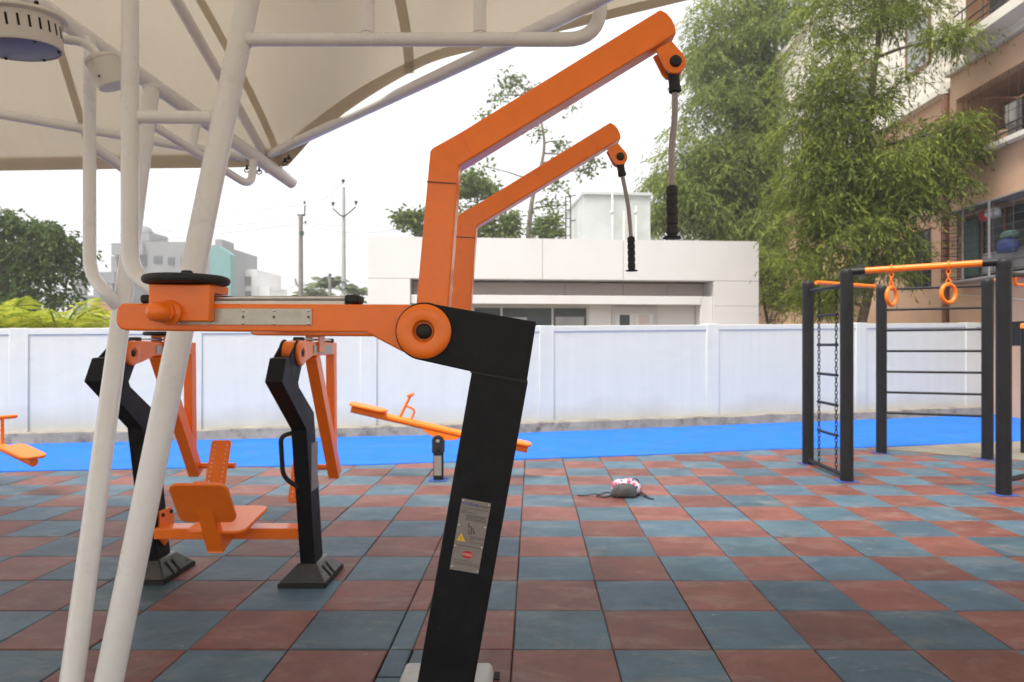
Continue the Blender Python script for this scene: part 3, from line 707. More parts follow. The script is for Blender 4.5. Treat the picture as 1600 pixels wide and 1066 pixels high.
# hem: second layer of cloth along the edge, and welded seams
def band(curve_a,curve_b,name):
    n=len(curve_a); MB().add([p for p in curve_a]+[p for p in curve_b],[(i,i+1,n+i+1,n+i) for i in range(n-1)]).build(name,'seam',sh,smooth=80,normals=False)
dz=Vector((0,0,-.006))
hem=lambda i,w:sheet(i,w/max(.2,(edge[i]-nearE[i]).length))+dz
band([sheet(i,0)+dz for i in range(nE)],[hem(i,.085 if i<len(EL)-6 else .11) for i in range(nE)],'hem')
def seam(i0,i1,tmax,w,t0=0.):
    A=[];B=[]
    for k in range(31):
        t=t0+(tmax-t0)*k/30; fi=i0+(i1-i0)*k/30; i=int(fi); f=fi-i; i=min(i,nE-2)
        p=sheet(i,t).lerp(sheet(i+1,t),f)+dz*1.5; A.append(p-Vector((w/2,0,0))); B.append(p+Vector((w/2,0,0)))
    band(A,B,'seam')
iC=len(EL)-1
seam(iC-24,iC-13.5,.18,.06); seam(iC-1,iC-7,.5,.06); seam(iC+32,iC+4,.5,.06)
# masts
def pipe(name,pts,r,seg=20,fr=0,parent=sh,m='white_pipe'):
    return MB().tube(fillet(pts,fr,8) if fr else pts,r,seg).build(name,m,parent)
B1=Vector((-1.845,2.955,0)); T1=W(388,0,3.68); T1=B1+(T1-B1)*1.22
pipe('mast',[B1,T1],.0575,28)
B2=Vector((-2.005,2.96,0))
rA=Vector((-2.75,3.9,3.415)); rB=W(457,286,5.6); rd=(rB-rA)
T2=rA+rd*.335
pipe('mast',[B2,T2],.0475,28)
pipe('rafter',[rA-rd*.9,rB],.05,24)
MB().lathe([(.047,0),(.047,.004),(.02,.006)],rB,rd,20).build('end_cap','pvc',sh)
mst=lambda y:B1+(T1-B1)*((H+(CY-y)/F*3.3)/(T1.z))
def onmast(B,T,y):
    lo,hi=0.,1.
    for _ in range(40):
        m=(lo+hi)/2; p=B+(T-B)*m; py=CY-(p.z-H)*F/p.y
        if py>y: lo=m
        else: hi=m
    return B+(T-B)*lo
pipe('loop_brace',[W(203,-70,3.5),W(203,420,3.45),W(238,452,3.38),onmast(B1,T1,478)],.041,22,.32)
pipe('loop_brace',[W(203,183,3.49),onmast(B1,T1,184)],.033,20)
pipe('loop_brace',[W(140,60,4.0),W(140,428,3.8),W(168,460,3.68),onmast(B2,T2,486)],.033,22,.26)
# right cantilever: lower chord, posts, curled end, upper chord
e0=onmast(B1,T1,62); zc=e0.z
ePx=lambda px:e0+(Vector((W(942,62,3.35).x,3.35,W(0,62,3.35).z))-e0)*((px-400)/542.)
c1=W(940,62,3.36)
pipe('chord',[e0,W(938,62,3.36),W(938,-70,3.36)],.0345,22,.17)
for px,yy in ((575,3.53),(750,3.45)): pipe('chord_post',[W(px,62,yy),W(px,-75,yy)],.034,20)
pipe('chord',[onmast(B1,T1,-70),W(950,-70,3.36)],.035,18)
# left cantilever under the rafter
bend=rA+rd*.787
pipe('chord',[W(240,197,4.36),W(392,292,5.12),bend],.028,18,.11)
pipe('chord_post',[W(300,232,4.66),rA+rd*.52],.026,14)
pipe('chord',[W(140,225,3.9),W(219,281,4.25)],.032,16)
# edge pipes
pipe('edge_pipe',[Vector((-2.13,5.5,3.045)),W(880,27,3.42),W(1010,-40,2.9)],.036,18)
pipe('edge_pipe',[W(-180,147,4.8),W(385,246,5.45)],.035,18)
pipe('edge_pipe',[Vector((-2.15,5.45,3.06)),W(275,0,4.2),W(252,-60,4.03)],.036,18)
# lacing hooks at the corner
hk=MB()
for px,py,yy in ((386,266,5.5),(396,268,5.5),(405,269,5.5),(437,260,5.5),(445,255,5.45),(451,250,5.42),(418,267,5.5)):
    c=W(px,py,yy); hk.torus(c,.02,.005,(1,0,0),(0,.3,1),10,6); hk.bar(c,c+Vector((0,0,.04)),.012,.012,up=(0,1,0))
hk.build('lacing_hook','iron',sh)
# a mirrored pair of masts stands behind the camera, holding the other end
for x,t in ((-5.2,(-4.9,-3.2,3.9)),(5.4,(5.2,-3.2,3.9))): pipe('mast',[Vector((x,-3.5,0)),Vector(t)],.0575,20)

def weld(p,d,r):
    d=Vector(d).normalized(); u=d.orthogonal().normalized(); MB().torus(Vector(p),r,.005,u,d.cross(u),24,6).build('weld_bead','white_pipe',sh)
q=onmast(B1,T1,62); weld(q+(c1-q).normalized()*.062,c1-q,.034)
q=onmast(B1,T1,184); d_=W(203,183,3.49)-q; weld(q+d_.normalized()*.06,d_,.033); weld(W(203,183,3.49)-d_.normalized()*.043,d_,.033)
for px,yy in ((575,3.53),(750,3.45)): weld(W(px,62,yy)+Vector((0,0,.034)),(0,0,1),.035)
weld(T2-(T2-B2).normalized()*.055,T2-B2,.049)
# lamps on the canopy
fl=thing('round_floodlight',W(30,40,3.45),'large round white floodlight with slotted rim under the canopy','lamp')
ax=Vector((.10,.10,-1)).normalized(); c0=W(24,36,3.45)
MB().lathe([(.02,-.06),(.10,-.058),(.12,-.05),(.222,-.03),(.228,-.02),(.226,-.012),(.195,-.006),(.192,.0),(.190,.125),(.186,.132),(.178,.133),(.178,.128)],c0,ax,56).build('housing','lamp_white',fl)
MB().lathe([(.1775,.1285),(.17,.131),(.001,.133)],c0,ax,48).build('lens','lens',fl)
uu=ax.orthogonal().normalized(); vv=ax.cross(uu); smb=MB()
for i in range(26):
    a=2*math.pi*i/26; d=uu*math.cos(a)+vv*math.sin(a); smb.bar(c0+d*.1915+ax*.018,c0+d*.191+ax*.075,.010,.003,up=d)
build_each(smb,'vent_slot','slot',fl)
sb=MB()
for i in range(6):
    a=2*math.pi*i/6+.3; d=uu*math.cos(a)+vv*math.sin(a); sb.ball(c0+d*.165+ax*.133,.008,8)
build_each(sb,'lens_screw','iron',fl)
bk=MB().prism([W(42,4,3.55),W(98,24,3.55),W(99,48,3.55),W(80,46,3.55),W(40,20,3.55)],(0,.02,0)); bko=bk.build('bracket','lamp_white',fl,bevel=.003)
MB().lathe([(.018,0),(.018,.003)],W(87,24,3.548),(0,-1,0),16).add([],[]).lathe([(.013,0),(.013,.003)],W(57,5,3.548),(0,-1,0),16).build('bracket_hole','slot',bko)
so=thing('spotlight',W(168,110,3.72),'small white cylinder spotlight on a bent arm beside the left mast','lamp')
sa=W(158,92,3.72); sbp=sa+Vector((.40,.22,-1.))
MB().lathe([(.02,-.012),(.078,-.01),(.086,.0),(.087,.012),(.083,.016),(.080,.15),(.076,.155),(.05,.156)],sa,(sbp-sa),36).build('housing','lamp_white',so)
MB().tube(fillet([W(92,61,3.75),W(135,66,3.76),W(157,92,3.74)],.1,8),.024,16).build('arm','white_pipe',so)
sx=(sbp-sa).normalized(); MB().ball(sa+sx*.12+sx.cross(Vector((0,1,0))).normalized()*-.02+Vector((0,-.083,0)),.006,8).build('screw','iron',so)

# ------------------------------------------------------------------ seesaws
def seesaw():
    Y0=7.68; L=G(685,750); base=Vector((W(685,690,Y0).x,Y0,0))
    o=thing('seesaw',base,'orange seesaw tilted down to the right, partly behind the big black post','seesaw','orange seesaws on the tiles')
    piv=Vector((base.x,Y0,.44)); a=W(547,638.5,Y0); b=W(827,703,Y0); d=(b-a).normalized(); up=Vector((-d.z,0,d.x))
    MB().tube([a+d*.02,b-d*.02],.042,18).build('beam','orange_plain',o)
    t=(piv.x-a.x)/d.x; m=a+d*t
    gs=MB()
    for s in (-.03,.018): gs.prism([m-d*.19-up*.035+Vector((0,s,0)),m+d*.26-up*.035+Vector((0,s,0)),m+d*.22-up*.075+Vector((0,s,0)),m+d*.06-up*.115+Vector((0,s,0)),m-d*.03-up*.10+Vector((0,s,0))],(0,.012,0))
    gs.build('gusset','orange_plain',o,bevel=.003)
    for e,s in ((a,1),(b,-1)):
        c=e+d*s*.20+up*.044
        pts=[]
        for cx,cy,a0 in ((.21-.07,.12-.07,0),(-.21+.07,.12-.07,90),(-.21+.07,-.12+.07,180),(.21-.07,-.12+.07,270)):
            for i in range(6): an=R(a0+18*i); pts.append(c+d*(cx+math.cos(an)*.07)+Vector((0,1,0))*(cy+math.sin(an)*.07))
        MB().prism(pts,up*.032).build('seat','orange_plain',o,bevel=.010,seg=3)
        h0=e+d*s*.56; top=h0+up*.30-d*s*(-.02)+d*s*.05
        MB().tube([h0,top],.0155,12).build('handle_post','orange_plain',o)
        MB().tube([top-Vector((0,.14,0)),top-Vector((0,.125,0)),top+Vector((0,.125,0)),top+Vector((0,.14,0))],[.012,.021,.021,.012],12).build('handle_bar','orange_plain',o)
        MB().tube(fillet([h0+d*s*.13,h0+d*s*.16+up*.15,h0+d*s*.06+up*.17,h0+d*s*.025+up*.165],.09),.012,10).build('handle_loop','orange_plain',o)
    MB().tube([base,base+Vector((0,0,.36))],.058,20).build('post','charcoal',o)
    cp=MB().tube([base+Vector((0,-.05,.44)),base+Vector((0,.05,.44))],.068,24); cp.box(base.x-.066,base.x+.066,Y0-.0495,Y0+.0495,.31,.44)
    cpo=cp.build('pivot_housing','rubber',o,bevel=.006)
    MB().lathe([(.022,0),(.02,.008),(.008,.012)],base+Vector((0,-.05,.44)),(0,-1,0),14).build('pivot_bolt','steel',cpo)
    MB().box(base.x-.042,base.x+.042,Y0-.0625,Y0-.0585,.06,.28).build('info_label','alu_plate',o)
    MB().box(base.x-.10,base.x+.10,Y0-.1,Y0+.1,.003,.006).build('paint_patch','blue_pad',o,smooth=0)
    return o
s1=seesaw()
s2=copy_tree(s1); s2['label']='orange seesaw cut by the left edge with only its low seat and handle in view'
yaw=R(-24); s2.rotation_euler=(0,0,yaw)
loc_end=Vector((W(827,703,7.68).x-s1.location.x,0,0)); rot_end=Matrix.Rotation(yaw,3,'Z')@loc_end
tgt=W(55,726,6.8); s2.location=(tgt.x-rot_end.x,tgt.y-rot_end.y,0)

# ------------------------------------------------------------------ climbing frame with rings
P1,P2,P3,P4,P5,P6=[Vector(p) for p in ((3.51,8.7,0),(3.497,7.6,0),(4.895,9.58,0),(6.03,9.05,0),(4.775,6.92,0),(6.05,7.75,0))]
cf=thing('climbing_frame',(4.78,8.3,0),'black post climbing frame with orange ring bar, chain ladder and wall bars','climbing frame')
hts={0:2.34,1:2.38,2:2.35,3:2.41,4:2.40,5:2.40}
for i,(p,zt) in enumerate(zip((P1,P2,P3,P4,P5,P6),(2.34,2.37,2.35,2.40,2.40,2.40))):
    po=MB().tube([p,p+Vector((0,0,zt-.05))],.07,28).build('post','charcoal',cf)
    MB().lathe([(.073,-.035),(.073,.0),(.070,.022),(.058,.04),(.035,.051),(.001,.054)],p+Vector((0,0,zt-.055)),(0,0,1),28).build('post_cap','charcoal',po)
    MB().box(p.x-.105,p.x+.105,p.y-.095,p.y+.1,.0035,.0065).build('paint_patch','blue_pad',po,smooth=0)
def ringbar(a,b,za,zb,name='top_bar',r=.034,stub=True,m='orange_plain'):
    A=Vector((a.x,a.y,za)); B=Vector((b.x,b.y,zb)); d=(B-A).normalized()
    MB().tube([A+d*.17,B-d*.17],r,18).build(name,m,cf)
    if stub:
        eb=MB().tube([A+d*.03,A+d*.185],r+.006,18).tube([B-d*.185,B-d*.03],r+.006,18); build_each(eb,'elbow','charcoal',cf)
ringbar(P2,P5,2.33,2.36); ringbar(P1,P3,2.32,2.33,r=.026,stub=False); ringbar(P4,P6,2.36,2.36,r=.03,stub=False); 
MB().tube([(P5.x+.05,P5.y+.03,2.235),(P6.x,P6.y,2.28)],.026,14).build('side_bar','charcoal',cf)
MB().tube([(P5.x+.03,P5.y+.02,.14),(P6.x,P6.y,.14)],.026,14).build('side_bar','charcoal',cf)
mid=P5.lerp(P6,.16); 
MB().tube(fillet([mid+Vector((0,0,2.25)),mid+Vector((.0,0,2.14)),P5.lerp(P6,.8)+Vector((0,0,2.16)),P5.lerp(P6,.8)+Vector((0,0,2.25))],.06),.018,12).build('grip_rail','orange_plain',cf)
for k in range(7):
    MB().tube([P3+Vector((0,0,2.295-.288*k)),P4+Vector((0,0,2.30-.288*k))],.017,12).build('rung','charcoal',cf)
MB().tube([P1+Vector((0,0,2.20)),P2+Vector((0,0,2.19))],.024,14).build('ladder_bar','charcoal',cf)
MB().tube([P1+Vector((0,0,.055)),P2+Vector((0,0,.055))],.026,14).build('ladder_bar','charcoal',cf)
def chain(mb,a,b,link=.05,r=.0055,w=.014):
    d=(b-a); L=d.length; d.normalize(); n=int(L/(link*.78)); u=d.orthogonal().normalized(); v=d.cross(u)
    for i in range(n):
        c=a+d*(L*(i+.5)/n); mb.torus(c,1,r,d,(u if i%2 else v),12,5,su=link*.5,sv=w)
cl=[Vector((3.505,yy,0)) for yy in (8.354,7.88)]
for c in cl:
    mb=MB(); chain(mb,c+Vector((0,0,2.19)),c+Vector((0,0,.07)),.058,.0052,.0145); mb.build('chain','charcoal',cf)
for y1,y2 in ((493,492),(539,539),(584,586),(629,632),(673,680)):
    za=W(0,y1,8.354).z; zb=W(0,y2,7.88).z; zz=(za+zb)/2
    MB().tube([cl[0]+Vector((0,.03,zz)),cl[1]+Vector((0,-.03,zz))],.017,12).build('ladder_rung','charcoal',cf)
bd=(P5-P2).normalized()
for px,yt,yb in ((1393,448,473),(1482,441,469)):
    t=(px-1323)/(1568-1323.); A=Vector((P2.x,P2.y,2.33)).lerp(Vector((P5.x,P5.y,2.36)),t); 
    # depth-correct parameter
    k=(px-CX)/F; tt=(k*P2.y-P2.x)/((P5.x-P2.x)-k*(P5.y-P2.y)); A=Vector((P2.x,P2.y,2.33)).lerp(Vector((P5.x,P5.y,2.36)),tt)
    mb=MB(); mb.torus(A,.042,.008,(0,0,1),bd.cross(Vector((0,0,1))),18,8)
    top=A-Vector((0,0,.035)); chain(mb,top,A-Vector((0,0,.20)),.062,.0075,.02)
    g=mb.build('ring_chain','orange_plain',cf)
    tw=Matrix.Rotation(R(62 if px<1450 else 45),3,'Z')@bd
    MB().torus(A-Vector((0,0,.20+.095)),.095,.021,(0,0,1),tw,36,12).build('gym_ring','orange_plain',cf)
fr=thing('exercise_bar',(7.3,8.7,0),'thin dark exercise upright with orange cap at the right edge','gym machine')
MB().tube([(6.86,9.55,0),(6.86,9.55,1.75)],.03,12).build('post','charcoal',fr); MB().lathe([(.034,0),(.034,.05),(.02,.07)],(6.86,9.55,1.75),(0,0,1),14).build('post_cap','orange_plain',fr)

# ------------------------------------------------------------------ backpack
bpk=thing('backpack',G(980,779),'small grey and pink floral backpack lying on the tiles','backpack')
c=G(980,778)+Vector((0,.10,0))
def blob(c,sx,sy,sz,e=.62,nu=32,nv=18,seed=1,flat=True):
    r=np.random.RandomState(seed); vs=[];fs=[]
    sg=lambda a,p:math.copysign(abs(a)**p,a)
    ph=r.uniform(0,6,8)
    for j in range(nv+1):
        b=-math.pi/2+math.pi*j/nv
        for i in range(nu):
            a=2*math.pi*i/nu; k=1+.035*math.sin(3*a+ph[0]+2*b)+.03*math.sin(5*a+ph[1]-3*b)+.02*math.sin(9*a+ph[2]+b*4)
            x=sx*sg(math.cos(b),e)*sg(math.cos(a),e)*k; y=sy*sg(math.cos(b),e)*sg(math.sin(a),e)*k; zz=sz*sg(math.sin(b),.8)*k
            if flat and zz<-sz*.8: zz=-sz*.8
            vs.append((c.x+x*(1-.12*zz/sz),c.y+y,c.z+zz+sz*.8+.004))
    for j in range(nv):
        for i in range(nu): fs.append((j*nu+i,j*nu+(i+1)%nu,(j+1)*nu+(i+1)%nu,(j+1)*nu+i))
    return MB().add(vs,fs)
blob(c+Vector((.01,.05,0)),.150,.115,.084,seed=2).build('main_pocket','floral',bpk,smooth=60)
blob(c+Vector((-.025,-.085,.0)),.124,.062,.074,.7,seed=4).build('front_pocket','bag_grey',bpk,smooth=60)
MB().tube(fillet([c+Vector((.06,0,.145)),c+Vector((.075,-.02,.178)),c+Vector((.12,-.02,.165)),c+Vector((.135,.0,.10))],.03),.006,8).build('top_loop','rubber',bpk)
def strap(pts,w,name,m='rubber'):
    P=catmull([Vector(p) for p in pts],6); mb=MB()
    for i in range(len(P)-1): 
        mb.bar(P[i],P[i+1]+(P[i+1]-P[i])*.08,w,.006)
    mb.build(name,m,bpk,smooth=0)
yb=c.y
strap([c+Vector((-.12,-.05,.035)),c+Vector((-.20,-.06,.045)),c+Vector((-.25,-.065,.03)),c+Vector((-.30,-.07,.012))],.05,'shoulder_strap')
strap([c+Vector((-.27,-.06,.025)),c+Vector((-.33,-.05,.028)),c+Vector((-.40,-.04,.012)),c+Vector((-.49,-.02,.010))],.02,'webbing')
strap([c+Vector((-.13,-.06,.03)),c+Vector((-.2,-.10,.01)),c+Vector((-.26,-.085,.008))],.022,'webbing')
strap([c+Vector((.13,-.02,.05)),c+Vector((.17,-.07,.03)),c+Vector((.20,-.13,.010)),c+Vector((.245,-.19,.008))],.022,'webbing')
MB().box(c.x+.165,c.x+.195,c.y-.11,c.y-.075,.008,.03).build('buckle','rubber',bpk,bevel=.004)

# ------------------------------------------------------------------ white building
rotW=math.atan2(.9,10.6); wo=Vector((-4.34,18.0,0))
wbld=thing('white_building',wo,'low white panel clad building with recessed dark windows behind the wall','building',rot=rotW)
Lw=10.64
zz=lambda y:1.518+(539-y)*.01724
# front face pieces, 8 mm joints
fp=MB()
for x0,x1 in ((0,4.62),(4.63,6.83),(6.84,Lw)): fp.box(x0,x1,0,.10,3.285,zz(373))
for x0,x1 in ((0,1.10),(9.36,Lw)):
    for a,b in ((zz(477)+.004,3.275),(0,zz(477)-.004)): fp.box(x0,x1,0,.10,a,b)
fp.build('cladding','clad',wbld,smooth=0)
bd_=MB(); bd_.box(.004,Lw-.004,.10,.30,3.27,zz(373)-.004); bd_.box(.004,1.096,.10,1.4,0,3.27); bd_.box(9.364,Lw-.004,.10,1.4,0,3.27)
bd_.box(.004,Lw-.004,1.4,1.6,2.55,3.6)
bd_.box(.004,.2,1.6,9,0,3.7); bd_.box(Lw-.2,Lw-.004,1.6,9,0,3.7); bd_.box(.004,Lw-.004,8.8,9,0,3.7); bd_.box(.2,Lw-.2,.3,8.8,3.45,3.6)
bd_.build('wall','clad',wbld,smooth=0)
# recess back wall, three panels with joints
rc=MB()
xs=[1.10,5.35,7.02,8.3,9.36]
for a,b in zip(xs,xs[1:]): rc.box(a+.006,b-.006,.86,.9,zz(462)-.3,3.27)
rc.build('recess_panel','clad_in',wbld,smooth=0)
MB().box(1.11,9.35,.901,1.39,zz(462)-.35,3.26).build('recess_backing','joint',wbld,smooth=0)
MB().box(1.105,9.02,.06,.855,zz(475),zz(461.5)).build('canopy_slab','clad',wbld,bevel=.01)
MB().box(9.02,9.355,.09,.855,0,zz(461.5)-.003).build('side_pier','clad',wbld,bevel=.01)
# lower wall with openings
lw=MB()
for x0,x1,z0,z1 in ((1.11,2.75,0,zz(475)-.004),(5.98,6.62,0,zz(475)-.004),(7.92,9.01,0,zz(475)-.004),(2.75,5.98,0,.9),(2.75,5.98,2.606,zz(475)-.004),(6.62,7.92,2.606,zz(475)-.004)): lw.box(x0,x1,0.55,0.70,z0,z1)
lw.build('ground_floor_wall','clad',wbld,smooth=0)
wf=MB(); x0,x1,z0,z1=2.752,5.978,.902,2.603
for a,b in ((x0,x0+.05),(x1-.06,x1)): wf.box(a,b,0.57,0.65,z0,z1)
wf.box(x0+.05,x1-.06,0.57,0.65,z1-.06,z1); wf.box(x0+.05,x1-.06,0.57,0.65,z0,z0+.05)
for x in (3.52,4.94): wf.box(x,x+.05,0.575,0.645,z0+.05,z1-.06)
wfo=wf.build('window','frame_grey',wbld,smooth=0)
for a,b in ((x0+.05,3.52),(3.57,4.94),(4.99,x1-.06)): MB().box(a,b,0.60,0.612,z0+.05,z1-.06).build('pane','glass',wfo,smooth=0)
bl=MB()
for a,b,h in ((2.82,3.5,2.32),(3.6,4.25,2.28),(5.05,5.85,2.3)): bl.box(a,b,0.594,0.599,1.0,h)
build_each(bl,'window_blind','glass_grey',wfo,smooth=0)
df=MB(); x0,x1=6.624,7.916
df.box(x0,x0+.09,0.50,0.65,0,2.60); df.box(x1-.09,x1,0.50,0.65,0,2.60); df.box(x0+.09,x1-.09,0.50,0.65,2.40,2.60)
dfo=df.build('door_frame','frame_grey',wbld,smooth=0)
for a,b,g in ((x0+.095,(x0+x1)/2-.004,'glass'),((x0+x1)/2+.004,x1-.095,'glass_grey')):
    d=MB(); d.box(a,a+.13,0.53,0.58,.02,2.51); d.box(b-.13,b,0.53,0.58,.02,2.51); d.box(a+.13,b-.13,0.53,0.58,2.36,2.51); d.box(a+.13,b-.13,0.53,0.58,.02,.9)
    do=d.build('door_leaf','clad',dfo,smooth=0)
MB().box(x0+.225,(x0+x1)/2-.134,.55,.56,.9,2.36).build('door_pane','glass',dfo,smooth=0)
MB().box((x0+x1)/2+.134,x1-.225,.55,.56,.9,2.36).build('door_pane','recess' if False else 'clad_in',dfo,smooth=0)
# rooftop tank room
tk=thing('rooftop_tank_room',(2.5,23.5,3.6),'pale grey tank room with white pipes standing on the white building roof','building')
A,B,C_,D=Vector((1.65,22,0)),Vector((3.84,22.25,0)),Vector((3.45,25.8,0)),Vector((1.25,25.4,0))
ztp=6.36
MB().hexa([Vector((p.x,p.y,3.55)) for p in (A,B,C_,D)],[Vector((p.x,p.y,ztp)) for p in (A,B,C_,D)]).build('wall','tank',tk)
ctr=(A+B+C_+D)/4; ex=[ctr+(p-ctr)*1.045 for p in (A,B,C_,D)]
MB().hexa([Vector((p.x,p.y,ztp+.001)) for p in ex],[Vector((p.x,p.y,ztp+.10)) for p in ex]).build('roof_slab','tank',tk,bevel=.01)
for px,yt in ((957,292),(975,330),(994,322)):
    p=W(px,372,21.85); t=W(px,yt,21.85); MB().tube([Vector((p.x,p.y,3.55)),Vector((p.x,p.y,t.z))],.032,10).build('pipe','pvc',tk)
    if px!=975: MB().ball((p.x-.03,p.y+.0,5.75),.07,8).build('pipe_clamp','frame_grey',tk)
ld=MB()
for px in (884,891.5): 
    p=W(px,372,23.3); ld.tube([Vector((p.x,p.y,3.55)),Vector((p.x,p.y,6.6))],.022,8)
pa,pb=W(884,0,23.3),W(891.5,0,23.3)
for i in range(10): ld.tube([Vector((pa.x,pa.y,3.8+i*.29)),Vector((pb.x,pb.y,3.8+i*.29))],.014,6)
ld.tube([W(884,308,23.3),W(900,305,23.3)],.02,6); ld.tube([W(891,346,23.3),W(899,344,23.3)],.02,6)
tag(ld.build('roof_ladder','iron'),'narrow dark steel ladder against the side of the rooftop tank room','ladder')

# ------------------------------------------------------------------ apartment block on the right
ab=thing('apartment_block',(12,18,0),'tall terracotta apartment block with caged windows and balconies at the right','building')
XF=10.0; YC=16.35
# near block: walls between the openings (openings: balcony z 5.8-7.3, window 3.0-4.5)
nb=MB()
YN=9.5
def slab(x0,x1,y0,y1,z0,z1): nb.box(x0,x1,y0,y1,z0,z1)
nb.box(XF,XF+.25,YN,YC,-.03,3.0); nb.box(XF,XF+.25,YN,YC,4.5,5.8); nb.box(XF,XF+.25,YN,YC,7.3,7.9)
nb.box(XF,XF+.25,16.08,YC,3.0,4.5); nb.box(XF,XF+.25,16.12,YC,5.8,7.3)
nb.box(XF,XF+.25,YN,YN+.4,3.0,4.5); nb.box(XF,XF+.25,YN,YN+.4,5.8,7.3)
nb.box(XF+.25,XF+8,YC-.25,YC,-.03,7.9)
nb.build('wall','stucco',ab,smooth=0)
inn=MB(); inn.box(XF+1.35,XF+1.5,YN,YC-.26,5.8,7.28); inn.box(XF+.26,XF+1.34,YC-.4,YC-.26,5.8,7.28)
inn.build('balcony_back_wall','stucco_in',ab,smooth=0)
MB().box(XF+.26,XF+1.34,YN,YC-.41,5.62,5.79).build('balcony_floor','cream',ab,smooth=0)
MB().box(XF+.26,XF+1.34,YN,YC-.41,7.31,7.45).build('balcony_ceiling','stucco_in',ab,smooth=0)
# ground hole
MB().box(XF-.004,XF+.02,11.2,14.25,1.5,2.0).build('vent_opening','slot',ab,smooth=0)
# sill, rails
sill=MB(); sill.box(XF-.20,XF-.002,YN,15.75,5.72,5.83); sill.build('balcony_sill','cream',ab,bevel=.01)
rl=MB()
for zr in (5.93,6.08): rl.tube([(XF-.18,YN,zr),(XF-.18,15.8,zr)],.018,8)
y=YN
while y<15.8: rl.tube([(XF-.18,y,5.82),(XF-.18,y,6.08)],.014,6); y+=.62
rl.build('balcony_rail','iron',ab)
ms=MB()
for i in range(22): yy=YN+i*.3; ms.tube([(XF-.03,yy,5.95),(XF-.03,yy,7.28)],.006,5)
for i in range(5): zr=6.15+i*.26; ms.tube([(XF-.03,YN,zr),(XF-.03,16.1,zr)],.006,5)
ms.build('balcony_mesh','iron',ab)
# window in the balcony
wn=MB()
for y0,y1 in ((13.0,13.06),(13.9,13.96),(14.8,14.86),(15.55,15.62)): wn.box(XF+1.26,XF+1.345,y0,y1,5.95,7.05)
wn.box(XF+1.26,XF+1.345,13.06,15.55,7.05,7.12); wn.box(XF+1.26,XF+1.345,13.06,15.55,5.88,5.95)
wno=wn.build('window','wood',ab,smooth=0)
MB().box(XF+1.30,XF+1.345,13.06,15.55,5.95,7.05).build('pane','glass',wno,smooth=0)
MB().box(XF+.75,XF+1.25,15.56,15.6,5.95,7.05).build('shutter','wood',wno,smooth=0)
MB().box(XF+.74,XF+.76,15.0,15.5,6.05,6.95).build('open_pane','glass_grey',wno,smooth=0)
def cloth(name,x,y0,y1,z0,z1,m,lab):
    mb=MB(); n=8; vs=[];fs=[]; r=random.Random(hash(lab)%100)
    ph=r.uniform(0,6)
    for i in range(n+1):
        for k in range(5):
            t=i/n; s=k/4; vs.append((x+.05*math.sin(t*9+ph)*s+.02*math.sin(s*7),y0+(y1-y0)*t+.02*math.sin(s*5+ph),z1-(z1-z0)*s*(1+.15*math.sin(t*7+ph))))
    for i in range(n):
        for k in range(4): fs.append((i*5+k,i*5+k+1,(i+1)*5+k+1,(i+1)*5+k))
    o=mb.add(vs,fs).build(name,m,smooth=80,normals=False); so_=o.modifiers.new('thickness','SOLIDIFY'); so_.thickness=.008
    return tag(o,lab,'laundry')
cloth('hanging_cloth',XF+.3,13.65,13.95,6.55,7.2,'cloth_blue','dark blue cloth hanging at the top of the upper balcony')
cloth('hanging_cloth',XF+.45,14.75,15.1,6.35,6.8,'cloth_white','pale cloth hanging in the upper balcony')
# flower pots on the balcony sill
for y_,lab in ((14.62,'left clay pot on the balcony sill, the one nearer the tree'),(14.35,'right clay pot on the balcony sill, the one nearer the photo edge')):
    tag(MB().lathe([(.06,0),(.09,.14),(.1,.15),(.1,.18),(.08,.18),(.02,.14)],(XF-.11,y_,5.832),(0,0,1),16).build('clay_pot','stucco'),lab,'pot','clay pots on the balcony sill')
# upper white storey and balcony
up=MB(); up.box(XF+.5,XF+.75,YN,YC,8.35,13); up.box(XF+.75,XF+8,YC-.25,YC,7.9,13); up.build('upper_wall','cream',ab,smooth=0)
prof=[(XF-.12,7.92),(XF-.12,7.98),(XF-.2,8.02),(XF-.2,8.06),(XF-.55,8.12),(XF-.55,8.34),(XF+.6,8.34),(XF+.6,7.92)]
MB().prism([Vector((a,YN,b)) for a,b in prof],(0,15.45-YN,0)).build('balcony_slab','cream',ab,bevel=.01)
MB().prism([Vector((a,15.452,b)) for a,b in ((XF-.12,7.92),(XF-.12,8.05),(XF+.6,8.05),(XF+.6,7.92))],(0,YC+.05-15.452,0)).build('string_course','cream',ab,bevel=.01)
rl=MB()
for zr in (8.47,8.62,8.9): rl.tube([(XF-.5,YN,zr),(XF-.5,15.4,zr)],.018,8)
y=YN
while y<15.4: rl.tube([(XF-.5,y,8.34),(XF-.5,y,8.9)],.014,6); y+=.7
rl.build('balcony_rail','iron',ab)
wn=MB()
for y0 in (13.1,14.0,14.9,15.6): wn.box(XF+.42,XF+.495,y0,y0+.08,8.5,10.3)
wn.box(XF+.42,XF+.495,13.18,15.6,10.3,10.4)
wno=wn.build('window','wood',ab,smooth=0); MB().box(XF+.44,XF+.499,13.18,15.6,8.5,10.3).build('pane','glass',wno,smooth=0)
g=MB()
for i in range(12): g.tube([(XF+.38,14.1+i*.07,8.5),(XF+.38,14.1+i*.07,9.8)],.008,5)
for i in range(6): g.tube([(XF+.38,14.08,8.6+i*.2),(XF+.38,14.9,8.6+i*.2)],.008,5)
g.build('window_grille','iron',wno)
MB().box(XF-.05,XF+.4,15.62,15.68,8.5,10.0).build('open_shutter','wood',wno,smooth=0)
